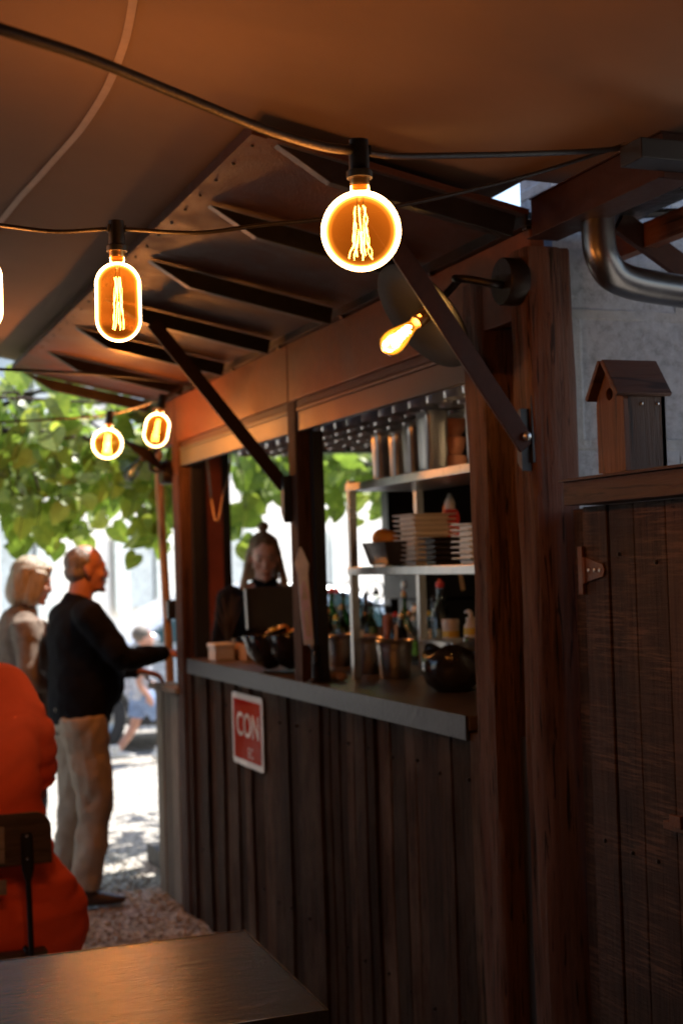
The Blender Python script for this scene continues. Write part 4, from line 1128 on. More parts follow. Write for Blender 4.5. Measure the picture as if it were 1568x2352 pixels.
# bottles on the back counter
M['bottle_glass'] = glass("clear_bottle_glass", (.85, .88, .84), 1.5, .05, 1.6)
M['green_bottle'] = glass("green_bottle_glass", (.25, .38, .16), 1.5, .05, 1.4)
M['brown_bottle'] = glass("brown_bottle_glass", (.22, .1, .03), 1.5, .05, 1.4)
def bottle(px, py_b, dep, H, r, mat, lab, capmat, band=None):
    p = onD(px, py_b, dep); c = Vector((p.x, p.y, 1.1705))
    H = max(H, 0.2)
    return lathe_thing("bottle", lab, "bottle", c, [(.0005, 0), (r, 0), (r, H * .55), (r * .8, H * .63), (r * .35, H * .74), (r * .32, H * .93), (.0005, H * .93)], mat, [(r * .4, H * .9), (r * .42, H * .96), (r * .2, H * .97), (r * .12, H), (.0005, H)], capmat, "bottles on the back counter", 20, extra=[("label_band", [(r * 1.01, H * .15), (r * 1.01, H * .45)], band)] if band else None)
bottle(747, 1450, 6.75, .30, .036, M['brown_bottle'], "brown bottle with dark pourer at the left end of the bottle row", M['black'], M['white_plastic'])
bottle(763, 1450, 6.85, .33, .035, M['green_bottle'], "green bottle with a red cap in the bottle row", M['red_plastic'], M['white_plastic'])
bottle(776, 1450, 6.9, .325, .034, M['bottle_glass'], "clear bottle with red capsule in the bottle row", M['red_plastic'], M['red_plastic'])
bottle(790, 1450, 6.7, .31, .036, M['green_bottle'], "green bottle with black cap beside the shelf upright", M['black'], M['kraft'])
bottle(826, 1450, 6.6, .28, .036, M['bottle_glass'], "clear bottle seen through the shelf, left of the pepper mill", M['black'], M['white_plastic'])
bottle(842, 1450, 6.75, .3, .034, M['brown_bottle'], "brown bottle with black cap seen through the shelf", M['black'])
bottle(922, 1450, 6.4, .2, .03, M['brown_bottle'], "short brown bottle between the pepper mill and the rear upright", M['brass'])
bottle(940, 1450, 6.5, .21, .03, M['bottle_glass'], "short clear bottle just left of the rear upright", M['brass'])
bottle(985, 1450, 6.2, .22, .03, M['bottle_glass'], "small clear oil bottle left of the slender carafe", M['lemon'])
bottle(1013, 1450, 5.95, .36, .042, M['bottle_glass'], "slender clear carafe with a red stopper in front of the dark wall", M['red_plastic'])
rgb_ = random.Random(44)
for k, (px, dep, H_, r_, g_, cap_, bd_, lb_) in enumerate(((755, 6.35, .24, .03, 'brown_bottle', 'brass', 'kraft', "brown bottle with a kraft label in front of the bottle row"),
    (772, 6.3, .21, .028, 'bottle_glass', 'lemon', None, "short clear bottle with a yellow cap in front of the bottle row"),
    (786, 6.25, .26, .03, 'green_bottle', 'brass', 'white_plastic', "green bottle with a gold cap and white label nearest the shelf upright"),
    (852, 6.3, .27, .032, 'green_bottle', 'black', 'kraft', "green bottle with a kraft label left of the pepper mill"),
    (866, 6.5, .32, .034, 'bottle_glass', 'black', 'white_plastic', "tall clear bottle with a white label behind the pepper mill"),
    (908, 6.2, .22, .028, 'brown_bottle', 'red_plastic', 'lemon', "small brown bottle with a red cap and yellow label by the pepper mill"),
    (930, 6.7, .3, .034, 'green_bottle', 'brass', None, "tall green bottle with a gold cap behind the short brown bottle"),
    (950, 6.2, .2, .03, 'bottle_glass', 'white_plastic', 'green_label', "squat clear bottle with a green label by the rear upright"),
    (998, 6.5, .28, .03, 'brown_bottle', 'black', 'white_plastic', "brown bottle with a white label behind the carafe"))):
    bottle(px, 1450, dep, H_, r_, M[g_], lb_, M[cap_], M[bd_] if bd_ else None)
p = onD(892, 1440, 6.3); c = Vector((p.x, p.y, 1.1705))
lathe_thing("pepper_mill", "cone shaped wooden pepper mill with a dark knob behind the pots", "pepper mill", c, [(.0005, 0), (.046, 0), (.044, .03), (.03, .15), (.024, .205), (.0005, .21)], M['mill'], [(.008, .21), (.018, .222), (.018, .238), (.0005, .246)], M['black'], capname="knob")
cm = thing("coffee_machine", "dark bulky coffee machine in shadow at the back of the bar", "machine", (3.05, 6.0, 1.1705))
b = MB(); b.span((2.80, 6.3, 1.1705), (3.2, 6.75, 1.24)); b.span((2.86, 6.36, 1.24), (3.2, 6.72, 1.42)); b.span((2.80, 6.3, 1.42), (3.2, 6.75, 1.55)); b.build("housing", M['black'], cm, bevel=.01)
b = MB(); b.tube([(2.83, 6.42, 1.40), (2.83, 6.42, 1.36), (2.79, 6.42, 1.345), (2.70, 6.40, 1.34)], [.03, .03, .012, .012], 10); b.build("filter_handle", M['steel'], cm, smooth=True)
b = MB(); b.ball((2.8, 6.5, 1.49), (.01, .025, .025), 12, 8); b.build("gauge", M['steel'], cm, smooth=True)
# utensils hanging on the dark back wall
for k, (px, a) in enumerate(((1052, .0), (1092, .22))):
    p = onD(px, 1312, 6.0); b = MB(); b.bar((p.x, p.y, p.z + .05), (p.x + .02, p.y - a * .2, p.z - .08), .016, .004, (0, 1, 0)); tag(b.build("wooden_spoon", M['kraft']), ("upright pale wooden handle hanging under the middle shelf", "slanting pale wooden handle hanging near the rough post")[k], "spoon")
p = onD(1030, 1182, 5.6)
# napkin roll, black bowls, tap handle, till
c = onZ(752, 1560, CT)
b = MB(); b.tube([(c.x - .02, c.y + .10, CT + .017), (c.x, c.y, CT + .018), (c.x + .01, c.y - .13, CT + .016)], [(.02, .017), (.022, .017), (.018, .015)], 16, n=4)
o = b.build("rolled_cloth", M['cloth_pink'], smooth=True)
for v in o.data.vertices: v.co += Vector((0, 0, 1)) * noise.noise(v.co * 30) * .004 * (v.co.z > CT + .01)
tag(o, "rolled pale cloth lying on the counter by the middle post", "cloth")
for k, (px, py) in enumerate(((607, 1543), (667, 1543))):
    c = onZ(px, py, CT); c += Vector((.03, .03, 0)) if k else Vector((.045, .03, 0))
    R = Matrix.Rotation(-.2, 3, 'Y')
    b = MB(); b.lathe([(r_ * .86, z_) for r_, z_ in [(.0005, 0), (.03, .001), (.07, .03), (.1, .085), (.109, .15), (.106, .153), (.096, .088), (.066, .036), (.0005, .01)]], c + Vector((0, 0, .01)), 40, R)
    tag(b.build("black_bowl", M['bowl'], smooth=True), ("glossy black bowl tilted on the counter, the one nearer the far end of the bar", "glossy black bowl tilted on the counter, the one nearer the middle post")[k], "bowl", "tilted black bowls")
    for j in range(3):
        q = c + Vector((-.02 + .03 * j, -.03 + .035 * (j % 2), .135 + .012 * j)); b = MB(); b.ball(q, (.025, .028, .024), 14, 10); tag(b.build("lemon_fruit", M['lemon' if (j + k) % 2 else 'orange'], smooth=True), ("citrus fruit lying in the black bowl nearer the far end of the bar", "citrus fruit lying in the black bowl nearer the middle post")[k], "fruit", ("fruit in the far black bowl", "fruit in the near black bowl")[k])
tp = thing("beer_tap", "beer tap with a tall pointed white and pink handle beside the middle post", "tap", (1.70, 4.762, CT))
b = MB(); b.lathe([(.0005, 0), (.03, 0), (.03, .008), (.017, .014), (.015, .13), (.0005, .135)], (1.702, 4.752, CT), 24); b.tube([(1.702, 4.75, CT + .1), (1.69, 4.72, CT + .1), (1.685, 4.71, CT + .07)], .009, 10, n=3); b.build("column", M['steel_dark'], tp, smooth=True, angle=50)
HP = [(-.021, 0), (.021, 0), (.027, .285), (.036, .30), (.003, .375), (-.003, .375), (-.036, .30), (-.027, .285)]
HP = [(-.018, 0), (.018, 0), (.019, .25), (.026, .285), (.003, .345), (-.003, .345), (-.026, .285), (-.019, .25)]
b = MB(); o_ = Vector((1.676, 4.748, 1.325)); u_ = Vector((view_r.x, view_r.y, 0)).normalized(); u2 = (u_ + Vector((0, 0, 0))).normalized(); v2 = (Vector((0, 0, 1)) - u_ * .06).normalized()
b.prism(HP, .012, o_, u2, v2); b.build("handle", M['tap_white'], tp, bevel=.002)
b = MB(); b.prism([(-.015, .02), (.015, .02), (.016, .19), (0, .23), (-.016, .19)], .002, o_ + u2.cross(v2).normalized() * .0122, u2, v2); b.build("handle_face", M['tap_pink'], tp)
b = MB(); b.prism([(-.008, .03), (.008, .03), (.008, .12), (-.008, .12)], .001, o_ + u2.cross(v2).normalized() * .0144, u2, v2); b.prism([(-.012, .16), (.012, .16), (0, .215)], .001, o_ + u2.cross(v2).normalized() * .0144, u2, v2); b.build("handle_marks", M['tap_mark'], tp)
b = MB(); b.tube([(1.70, 4.75, CT + .11), (1.677, 4.752, 1.335)], [.007, .008], 10); b.build("stem", M['steel'], tp, smooth=True)
ti = thing("till_screen", "dark upright till screen on the counter in front of the bartender", "screen", (2.1, 6.4, CT))
a_, b_ = onY(563, 1430, 6.45), onY(683, 1430, 6.45)
c = (a_ + b_) / 2; w = (b_ - a_).length
b = MB(); R = Matrix.Rotation(-.12, 3, 'X'); b.box((c.x, 6.45, c.z + .07), (w, .02, .2), R); b.build("screen_back", M['screen'], ti, bevel=.008)
b = MB(); b.tube([(c.x, 6.47, CT), (c.x, 6.47, CT + .01), (c.x, 6.47, CT + .011), (c.x, 6.46, CT + .17)], [(.09, .07), (.09, .07), (.03, .02), (.03, .02)], 16); b.build("stand", M['black'], ti, smooth=True, angle=40)
b = MB(); b.box((a_.x + .004, 6.435, c.z + .07), (.006, .008, .19), R); b.build("edge_highlight", M['steel'], ti)  # steel strip added as the light caught on the screen's edge
# left end of the counter: crate, jars, dish, chalky box
cr_ = thing("wooden_crate", "pale wooden cutlery crate at the far end of the counter", "crate", (1.9, 6.0, CT))
a_ = onZ(497, 1500, CT); b_ = onZ(600, 1500, CT)
y0 = 6.02
b = MB(); b.span((1.83, y0, CT + .012), (2.1, y0 + .012, CT + .07)); b.span((1.83, y0 + .2, CT + .012), (2.1, y0 + .212, CT + .07)); b.span((1.83, y0 + .0125, CT + .012), (1.842, y0 + .1995, CT + .07)); b.span((2.088, y0 + .0125, CT + .012), (2.1, y0 + .1995, CT + .07)); b.span((1.83, y0, CT + .0005), (2.1, y0 + .212, CT + .0115)); b.build("crate_body", M['kraft'], cr_, bevel=.001)
b = MB(); b.span((1.955, y0 + .0125, CT + .012), (1.963, y0 + .1995, CT + .06)); b.build("divider", M['kraft'], cr_)
rgj = random.Random(12)
for k in range(7):
    x = 1.862 + (k % 4) * .03 + (.0 if k < 4 else .11); y = y0 + .05 + .07 * (k // 4); hh = rgj.uniform(.06, .1)
    lathe_thing("spice_jar", ("small spice jar with a dark lid standing in the wooden crate"), "jar", (x, y, CT + .0125), [(.0005, 0), (.013, 0), (.013, hh * .75), (.0005, hh * .75)], M['lemon'] if k % 3 == 0 else M['clay'], [(.0005, hh * .76), (.014, hh * .76), (.014, hh), (.0005, hh)], M['black'] if k % 2 else M['brass'], "spice jars in the crate", 14, capname="lid")
b = MB(); b.span((1.72, 6.13, CT + .0005), (1.81, 6.24, CT + .055)); b.span((1.715, 6.125, CT + .056), (1.815, 6.245, CT + .075)); tag(b.build("pale_box", M['white_plastic'], bevel=.003), "pale box with a lid at the far end of the counter by the end post", "box")
for k, (px, py, dx) in enumerate(((515, 1480, .12), (548, 1490, .2), (690, 1520, .3))):
    c = onZ(px, py, CT); c.x += dx; c.y += dx * 1.9
    lathe_thing("tumbler", ("clear tumbler behind the metal shakers on the counter", "clear tumbler behind the far black bowl", "clear tumbler behind the middle post on the counter")[k], "glass", (c.x, c.y, CT), [(.0005, 0), (.028, 0), (.034, .1), (.032, .1), (.026, .008), (.0005, .008)], M['glassware'], [(.0005, .0085), (.0255, .0085), (.029, .055), (.0005, .055)], M[('clay', 'lemon', 'kraft')[k]], capname="filling")
for k, (px, py) in enumerate(((497, 1506), (522, 1512))):
    c = onZ(px, py, CT)
    lathe_thing("metal_shaker", ("small shiny metal shaker near the counter's far end, the one nearer the end post", "small shiny metal shaker near the counter's far end, the one nearer the black bowls")[k], "shaker", (c.x, c.y, CT), [(.0005, 0), (.02, 0), (.021, .02), (.016, .03), (.0005, .031)], M['chrome'], [(.012, .031), (.014, .038), (.006, .044), (.0005, .045)], M['chrome'])
tg = thing("wire_plant", "dark wiry sprig in a pot beside the far post on the counter", "plant", (1.84, 6.33, CT))
b = MB(); rgp = random.Random(8)
for k in range(26):
    a = rgp.uniform(0, 6.28); q = rgp.uniform(.02, .09); h = rgp.uniform(.18, .32)
    b.tube([(1.84, 6.33, CT + .05), (1.84 + math.cos(a) * q * .4, 6.33 + math.sin(a) * q * .3, CT + h * .6), (1.84 + math.cos(a) * q, 6.33 + math.sin(a) * q * .7, CT + h)], [.003, .0025, .001], 5, n=3)
b.build("stems", M['bark'], tg, smooth=True)
b = MB(); b.lathe([(.0005, 0), (.03, 0), (.036, .07), (.0005, .068)], (1.84, 6.33, CT), 20); b.build("pot", M['black'], tg, smooth=True, angle=50)
b = MB(); p0 = onY(462, 1135, 6.44); p1 = onY(527, 1085, 6.6); b.tube([p0 + Vector((.0, 0, .35)) * 0 + p0 * 0 + p0, onY(485, 1142, 6.5), onY(515, 1125, 6.55), p1, onY(530, 1040, 6.6), onY(529, 985, 6.6)], .005, 6, n=5); tag(b.build("rope_loop", M['kraft'], smooth=True), "pale rope hanging in a loop inside the left hatch opening", "rope")

# ------------------------------------------------------------------ tin sign on the plank front
sg = thing("tin_sign", "glossy red tin sign with white rim and raised letters on the plank front", "sign", (1.67, 5.51, .95))
def sgp(y, z, x=1.660): return Vector((x, y, z))
yl, yr, zb, zt = 5.722, 5.305, .800, 1.092
def rrect(w, h, r, k=5):
    pts = []
    for cx, cy, a0 in ((w / 2 - r, h / 2 - r, 0), (-w / 2 + r, h / 2 - r, 90), (-w / 2 + r, -h / 2 + r, 180), (w / 2 - r, -h / 2 + r, 270)):
        for i in range(k + 1):
            a = math.radians(a0 + 90 * i / k); pts.append((cx + r * math.cos(a), cy + r * math.sin(a)))
    return pts
oc = Vector((1.676, (yl + yr) / 2, (zb + zt) / 2)); W, H = yl - yr, zt - zb
b = MB(); b.prism(rrect(W, H, .02), .004, oc, (0, -1, 0), (0, 0, 1)); b.build("rim_plate", M['sign_white'], sg, bevel=.0015)
b = MB(); b.prism(rrect(W - .05, H - .05, .008), .0015, oc + Vector((-.0042, 0, 0)), (0, -1, 0), (0, 0, 1)); b.build("red_face", M['sign_red'], sg)
def letters(txt, size, center, mat, name, sx=1.0):
    cu = bpy.data.curves.new(name, 'FONT'); cu.body = txt; cu.size = size; cu.align_x = 'CENTER'; cu.align_y = 'CENTER'; cu.extrude = .0006; cu.offset = size * .006
    tmp = bpy.data.objects.new("tmp_text", cu); COL.objects.link(tmp)
    me = bpy.data.meshes.new_from_object(tmp.evaluated_get(bpy.context.evaluated_depsgraph_get()))
    bpy.data.objects.remove(tmp)
    U, V = Vector((0, -1, 0)), Vector((0, 0, 1)); N = U.cross(V)
    off = root_loc(sg)
    for v in me.vertices: v.co = center + U * v.co.x * sx + V * v.co.y + N * v.co.z - off
    me.materials.clear(); me.materials.append(mat)
    o = bpy.data.objects.new(name, me); COL.objects.link(o); o.parent = sg
letters("CON", .135, oc + Vector((-.0065, -.016, .016)), M['sign_letter'], "lettering", 1.0)
letters("EC", .06, oc + Vector((-.0065, -.05, -.088)), M['sign_letter_dim'], "small_lettering", 1.0)
# ------------------------------------------------------------------ table and chair in front
tb = thing("cafe_table", "dark worn cafe table in the foreground with metal edging and glossy scratched top", "table", (.35, 2.93, 0))
TX0, TX1, TY0, TY1, TZ = -.30, .954, 2.688, 3.243, .75
b = MB(); b.span((TX0 + .004, TY0 + .004, TZ - .022), (TX1 - .004, TY1 - .004, TZ)); b.build("tabletop", M['tabletop'], tb)
b = MB()
b.span((TX0, TY0, TZ - .028), (TX1, TY0 + .0035, TZ + .001)); b.span((TX0, TY1 - .0035, TZ - .028), (TX1, TY1, TZ + .001)); b.span((TX0, TY0 + .0036, TZ - .028), (TX0 + .0035, TY1 - .0036, TZ + .001)); b.span((TX1 - .0035, TY0 + .0036, TZ - .028), (TX1, TY1 - .0036, TZ + .001))
b.build("edge_band", M['zinc_dark'], tb)
for x in (TX0 + .06, TX1 - .06):
    for y in (TY0 + .06, TY1 - .06):
        b = MB(); b.span((x - .018, y - .018, 0), (x + .018, y + .018, TZ - .0285)); b.build("leg", M['steel_dark'], tb, bevel=.003)

tb.rotation_euler.x = math.radians(3.0)
ch = thing("bistro_chair", "worn wooden folding bistro chair with dark metal frame behind the table", "chair", (.5, 4.4, 0))
CY = 4.40
def cp(px, py): return onY(px, py, CY)
pr_, pt_, pb_ = cp(120, 1930), cp(60, 1868), cp(60, 1988)
cxm = pr_.x - .215; hw = .215; z0, z1 = pb_.z, pt_.z
def slat(name, za, zb_, hw_, r, mat, yoff=0.0, th=.014):
    pts = [(-hw_, za), (hw_, za)] + [(hw_ - r + r * math.cos(a), zb_ - r + r * math.sin(a)) for a in [math.pi / 2 * k / 8 for k in range(9)]] + [(-hw_ + r - r * math.cos(a), zb_ - r + r * math.sin(a)) for a in [math.pi / 2 - math.pi / 2 * k / 8 for k in range(9)]]
    b = MB(); b.tone = .4; b.prism(pts, th, (cxm, CY + yoff + th, 0), (1, 0, 0), (0, 0, 1)); return b.build(name, mat, ch, bevel=.003)
slat("backrest", z0, z1, hw, .05, M['chair_wood'], .006)
b = MB(); b.tone = .6; b.span((cxm - .10, CY - .001, z0 + .012), (cxm + .073, CY + .0055, z1 - .035)); b.build("back_panel", M['grey_plate'], ch, bevel=.001)
b = MB(); zz = cp(10, 2040).z; b.span((cxm - .10, CY + .004, zz - .022), (cxm + .078, CY + .012, zz + .022)); b.build("lower_slat", M['grey_plate'], ch, bevel=.002)
def frame_side(sx):
    b = MB()
    x = cp(62, 1950).x if sx > 0 else 2 * cxm - cp(62, 1950).x
    xt = cp(74, 2190).x if sx > 0 else 2 * cxm - cp(74, 2190).x
    zt_, zc, zd = cp(60, 1912).z, cp(65, 1995).z, cp(66, 2025).z
    b.tube([(x, CY - .004, zt_), (x, CY - .004, zt_ - .012), (x + .002 * sx, CY - .004, zc), (x + .003 * sx, CY - .002, zd), (xt, CY + .01, cp(74, 2190).z), (xt + .012 * sx, CY - .02, .0)], [(.014, .003), (.0175, .004), (.0185, .004), (.0085, .0075), (.0085, .0075), (.0085, .0075)], 14, side=(1, 0, 0))
    fr = b.build("rear_leg", M['black'], ch, smooth=True, angle=50)
    for py in (1919, 1971):
        q = cp(64, py); s_ = MB(); s_.ball((x, CY - .008, q.z), (.0055, .003, .0055), 10, 6); s_.build("screw", M['chrome'], fr, smooth=True)
    b = MB(); b.tube([(x, CY + .02, .46), (x, CY + .36, .45), (x + .01 * sx, CY + .44, 0)], .0085, 8); b.build("front_leg", M['black'], ch, smooth=True)
frame_side(1); frame_side(-1)
b = MB()
for k in range(5): b.span((cxm - .2, CY + .03 + .075 * k, .438), (cxm + .2, CY + .09 + .075 * k, .455))
b.build("seat", M['chair_wood'], ch, bevel=.003)

# ------------------------------------------------------------------ people
def build_head(mb, Mh, male=True, s=1.0):
    """skull, face, jaw, nose, ears; local +Y is where the face looks, origin between the ears"""
    old = mb.M; mb.M = Mh @ Matrix.Scale(s, 4)
    mb.ball((0, -.012, .032), (.074, .093, .083), 20, 14)
    mb.ball((0, .028, -.03), (.060, .066, .088), 18, 12)
    mb.ball((0, .045, -.083), (.043 if not male else .05, .042, .034), 14, 10)
    mb.ball((0, .083, -.100), (.022, .018, .017), 10, 8)
    mb.tube([(0, .084, .016), (0, .094, -.006), (0, .1045, -.026), (0, .098, -.038)], [(.008, .010), (.009, .011), (.0125, .010), (.012, .007)], 10, n=2)
    mb.ball((0, .078, .026), (.046, .014, .012), 14, 8)
    mb.ball((0, .091, -.060), (.022, .012, .006), 12, 8); mb.ball((0, .089, -.070), (.019, .012, .007), 12, 8)
    for sx in (-1, 1):
        mb.ball((sx * .075, -.008, -.012), (.010, .022, .034), 10, 8, Matrix.Rotation(.25, 3, 'X'))
        mb.ball((sx * .040, .062, -.028), (.026, .024, .022), 10, 8)
        mb.ball((sx * .03, .080, .006), (.013, .010, .010), 10, 8)
    mb.M = old
def hand(mb, wrist, dirv, palm_n, curl=.5, s=1.0, rsign=1):
    """palm, four fingers of different length bent at two knuckles, thumb from the side of the palm"""
    w = Vector(wrist); d = Vector(dirv).normalized(); n = Vector(palm_n); n = (n - d * n.dot(d)).normalized(); sd = d.cross(n) * rsign
    mb.tube([w - d * .01, w + d * .03 * s, w + d * .085 * s], [(.026 * s, .019 * s), (.036 * s, .016 * s), (.04 * s, .013 * s)], 12, side=sd)
    for k, L in enumerate((.068, .078, .072, .056)):
        o = w + d * .083 * s + sd * (-.030 + .0195 * k) * s
        pts = [o]; a = 0; dd = d
        for j, q in enumerate((.46, .32, .22)):
            a += curl * (.55 + .25 * j); dd = d * math.cos(a) + n * math.sin(a); pts.append(pts[-1] + dd * L * q * s)
        mb.tube(pts, [.0088 * s, .0086 * s, .0078 * s, .0055 * s], 8, n=2)
    o = w + d * .025 * s - sd * .03 * s
    t1 = (d * .6 - sd * .75 + n * .3).normalized(); t2 = (d * .9 - sd * .1 + n * (.3 + curl * .4)).normalized()
    mb.tube([o, o + t1 * .03 * s, o + t1 * .03 * s + t2 * .028 * s, o + t1 * .03 * s + t2 * .05 * s], [.013 * s, .011 * s, .0095 * s, .006 * s], 8, n=2)
def shoe(mb, ankle, fwd):
    a = Vector(ankle); f = Vector(fwd).normalized()
    mb.tube([a - f * .07 + Vector((0, 0, -.045)), a - f * .03 + Vector((0, 0, -.035)), a + f * .06 + Vector((0, 0, -.045)), a + f * .13 + Vector((0, 0, -.055)), a + f * .185 + Vector((0, 0, -.06))], [(.03, .034), (.038, .045), (.045, .034), (.046, .024), (.025, .014)], 14, side=f.cross(Vector((0, 0, 1))), n=3)
    mb.tube([a + Vector((0, 0, -.03)), a + Vector((0, 0, .04))], [.042, .046], 12)
def fold(freq, amp, zs=1.0):
    return lambda p: amp * (noise.noise(Vector((p.x * freq, p.y * freq, p.z * freq * zs))) + .5 * noise.noise(Vector((p.x * freq * 2.3, p.y * freq * 2.3, p.z * freq * zs * 2.3 + 7))))
SIDE = (1, 0, 0)
def world_of(base, face):
    """local x = the person's right, y = forward, z = up"""
    f = Vector((face[0], face[1], 0)).normalized(); r = f.cross(Vector((0, 0, 1)))
    m = Matrix((r, f, (0, 0, 1))).transposed().to_4x4(); m.translation = Vector(base); return m
def head_at(Mw, p, pitch=0, yaw=0, s=1.0):
    return Mw @ Matrix.Translation(p) @ Matrix.Rotation(yaw, 4, 'Z') @ Matrix.Rotation(pitch, 4, 'X')

# the man in navy reaching over the bar end
def man():
    base = Vector((1.262, 6.92, 0)); Mw = world_of(base, (1, .06))
    t = thing("person", "man in a dark navy sweater and beige trousers reaching towards the bar", "person", base)
    Hd = head_at(Mw, (0, .045, 1.618), pitch=-.06)
    hipL, hipR = Vector((-.10, 0, .90)), Vector((.10, -.01, .90))
    kL, kR, aL, aR = Vector((-.12, .0, .48)), Vector((.10, .035, .49)), Vector((-.13, -.07, .09)), Vector((.09, -.015, .09))
    shR, elR, wrR = Vector((.205, .0, 1.40)), Vector((.235, .15, 1.185)), Vector((.10, .40, 1.195))
    shL, elL, wrL = Vector((-.205, .02, 1.40)), Vector((-.23, .10, 1.13)), Vector((-.08, .32, 1.10))
    torso = [(0, 0, .84), (0, .005, .96), (0, .03, 1.08), (0, .025, 1.20), (0, .0, 1.32), (0, -.005, 1.40), (0, .0, 1.465)]
    tr = [(.165, .125), (.175, .145), (.178, .172), (.182, .162), (.185, .145), (.165, .115), (.075, .075)]
    m = MB(Mw)
    m.tube(torso, [(a * .93, b_ * .93) for a, b_ in tr], 20, side=SIDE, n=3)
    m.tube([(0, .0, 1.42), (0, .012, 1.50), (0, .03, 1.57)], [(.064, .066), (.058, .062), (.056, .064)], 14, side=SIDE)
    for h, k, a in ((hipL, kL, aL), (hipR, kR, aR)): m.tube([h, (h + k) / 2, k, (k + a) / 2, a], [.085, .08, .055, .052, .04], 14, n=2)
    for s_, e, w in ((shR, elR, wrR), (shL, elL, wrL)): m.tube([s_, (s_ + e) / 2, e, (e + w) / 2, w], [.05, .046, .04, .038, .028], 12, n=2)
    hand(m, wrR, (-.25, 1, -.05), (-.2, 0, -1), .45); hand(m, wrL, (.15, 1, -.25), (.2, -.3, -1), .7, rsign=-1)
    build_head(m, Hd, True)
    m.remesh("body", M['skin_dim'], t, .0075, 3)
    m = MB(Mw)
    m.tube([(p[0], p[1], p[2] + (.0 if i else .03)) for i, p in enumerate(torso[:6])] + [(0, .002, 1.455), (0, .012, 1.487)], [(a + .012, b_ + .014) for a, b_ in tr[:6]] + [(.085, .085), (.070, .074)], 24, side=SIDE, n=4)
    for s_, e, w in ((shR, elR, wrR), (shL, elL, wrL)): m.tube([s_ * .82 + Vector((0, 0, 1.36)) * .18, s_, (s_ + e) / 2, e, (e + w) / 2, w], [.07, .078, .070, .064, .055, .043], 14, n=3)
    m.remesh("sweater", M['navy'], t, .010, 5, fold(10, .010))
    m = MB(Mw)
    m.tube([(0, 0, .80), (0, 0, .90), (0, .0, .985)], [(.17, .125), (.178, .14), (.17, .142)], 20, side=SIDE)
    for h, k, a in ((hipL, kL, aL), (hipR, kR, aR)): m.tube([h + Vector((0, 0, .02)), (h + k) / 2, k, (k + a) / 2, a + Vector((0, 0, .0))], [(.105, .118), (.098, .105), (.082, .088), (.073, .078), (.064, .072)], 16, side=SIDE, n=3)
    m.remesh("trousers", M['chino'], t, .010, 4, fold(11, .013, .8))
    m = MB(Mw); m.span((.12, -.135, .835), (.02, -.142, .842)); m.build("pocket_slit", M['navy'], t)
    for a, f in ((aL, (-.12, 1, 0)), (aR, (.1, 1, 0))):
        m = MB(Mw); shoe(m, a, f); m.remesh("shoe", M['shoe'], t, .007, 3)
    m = MB(Hd); m.ball((0, -.030, .034), (.0795, .085, .076), 20, 14); m.ball((0, -.05, -.02), (.073, .06, .055), 16, 10)
    m.remesh("hair", M['hair_grey'], t, .006, 2, fold(45, .004, .5))
    m = MB(Hd)
    for sx in (-1, 1): m.ball((sx * .031, .083, .004), (.011, .009, .007), 10, 8)
    m.build("eyes", M['eye'], t, smooth=True)
    return t
man()

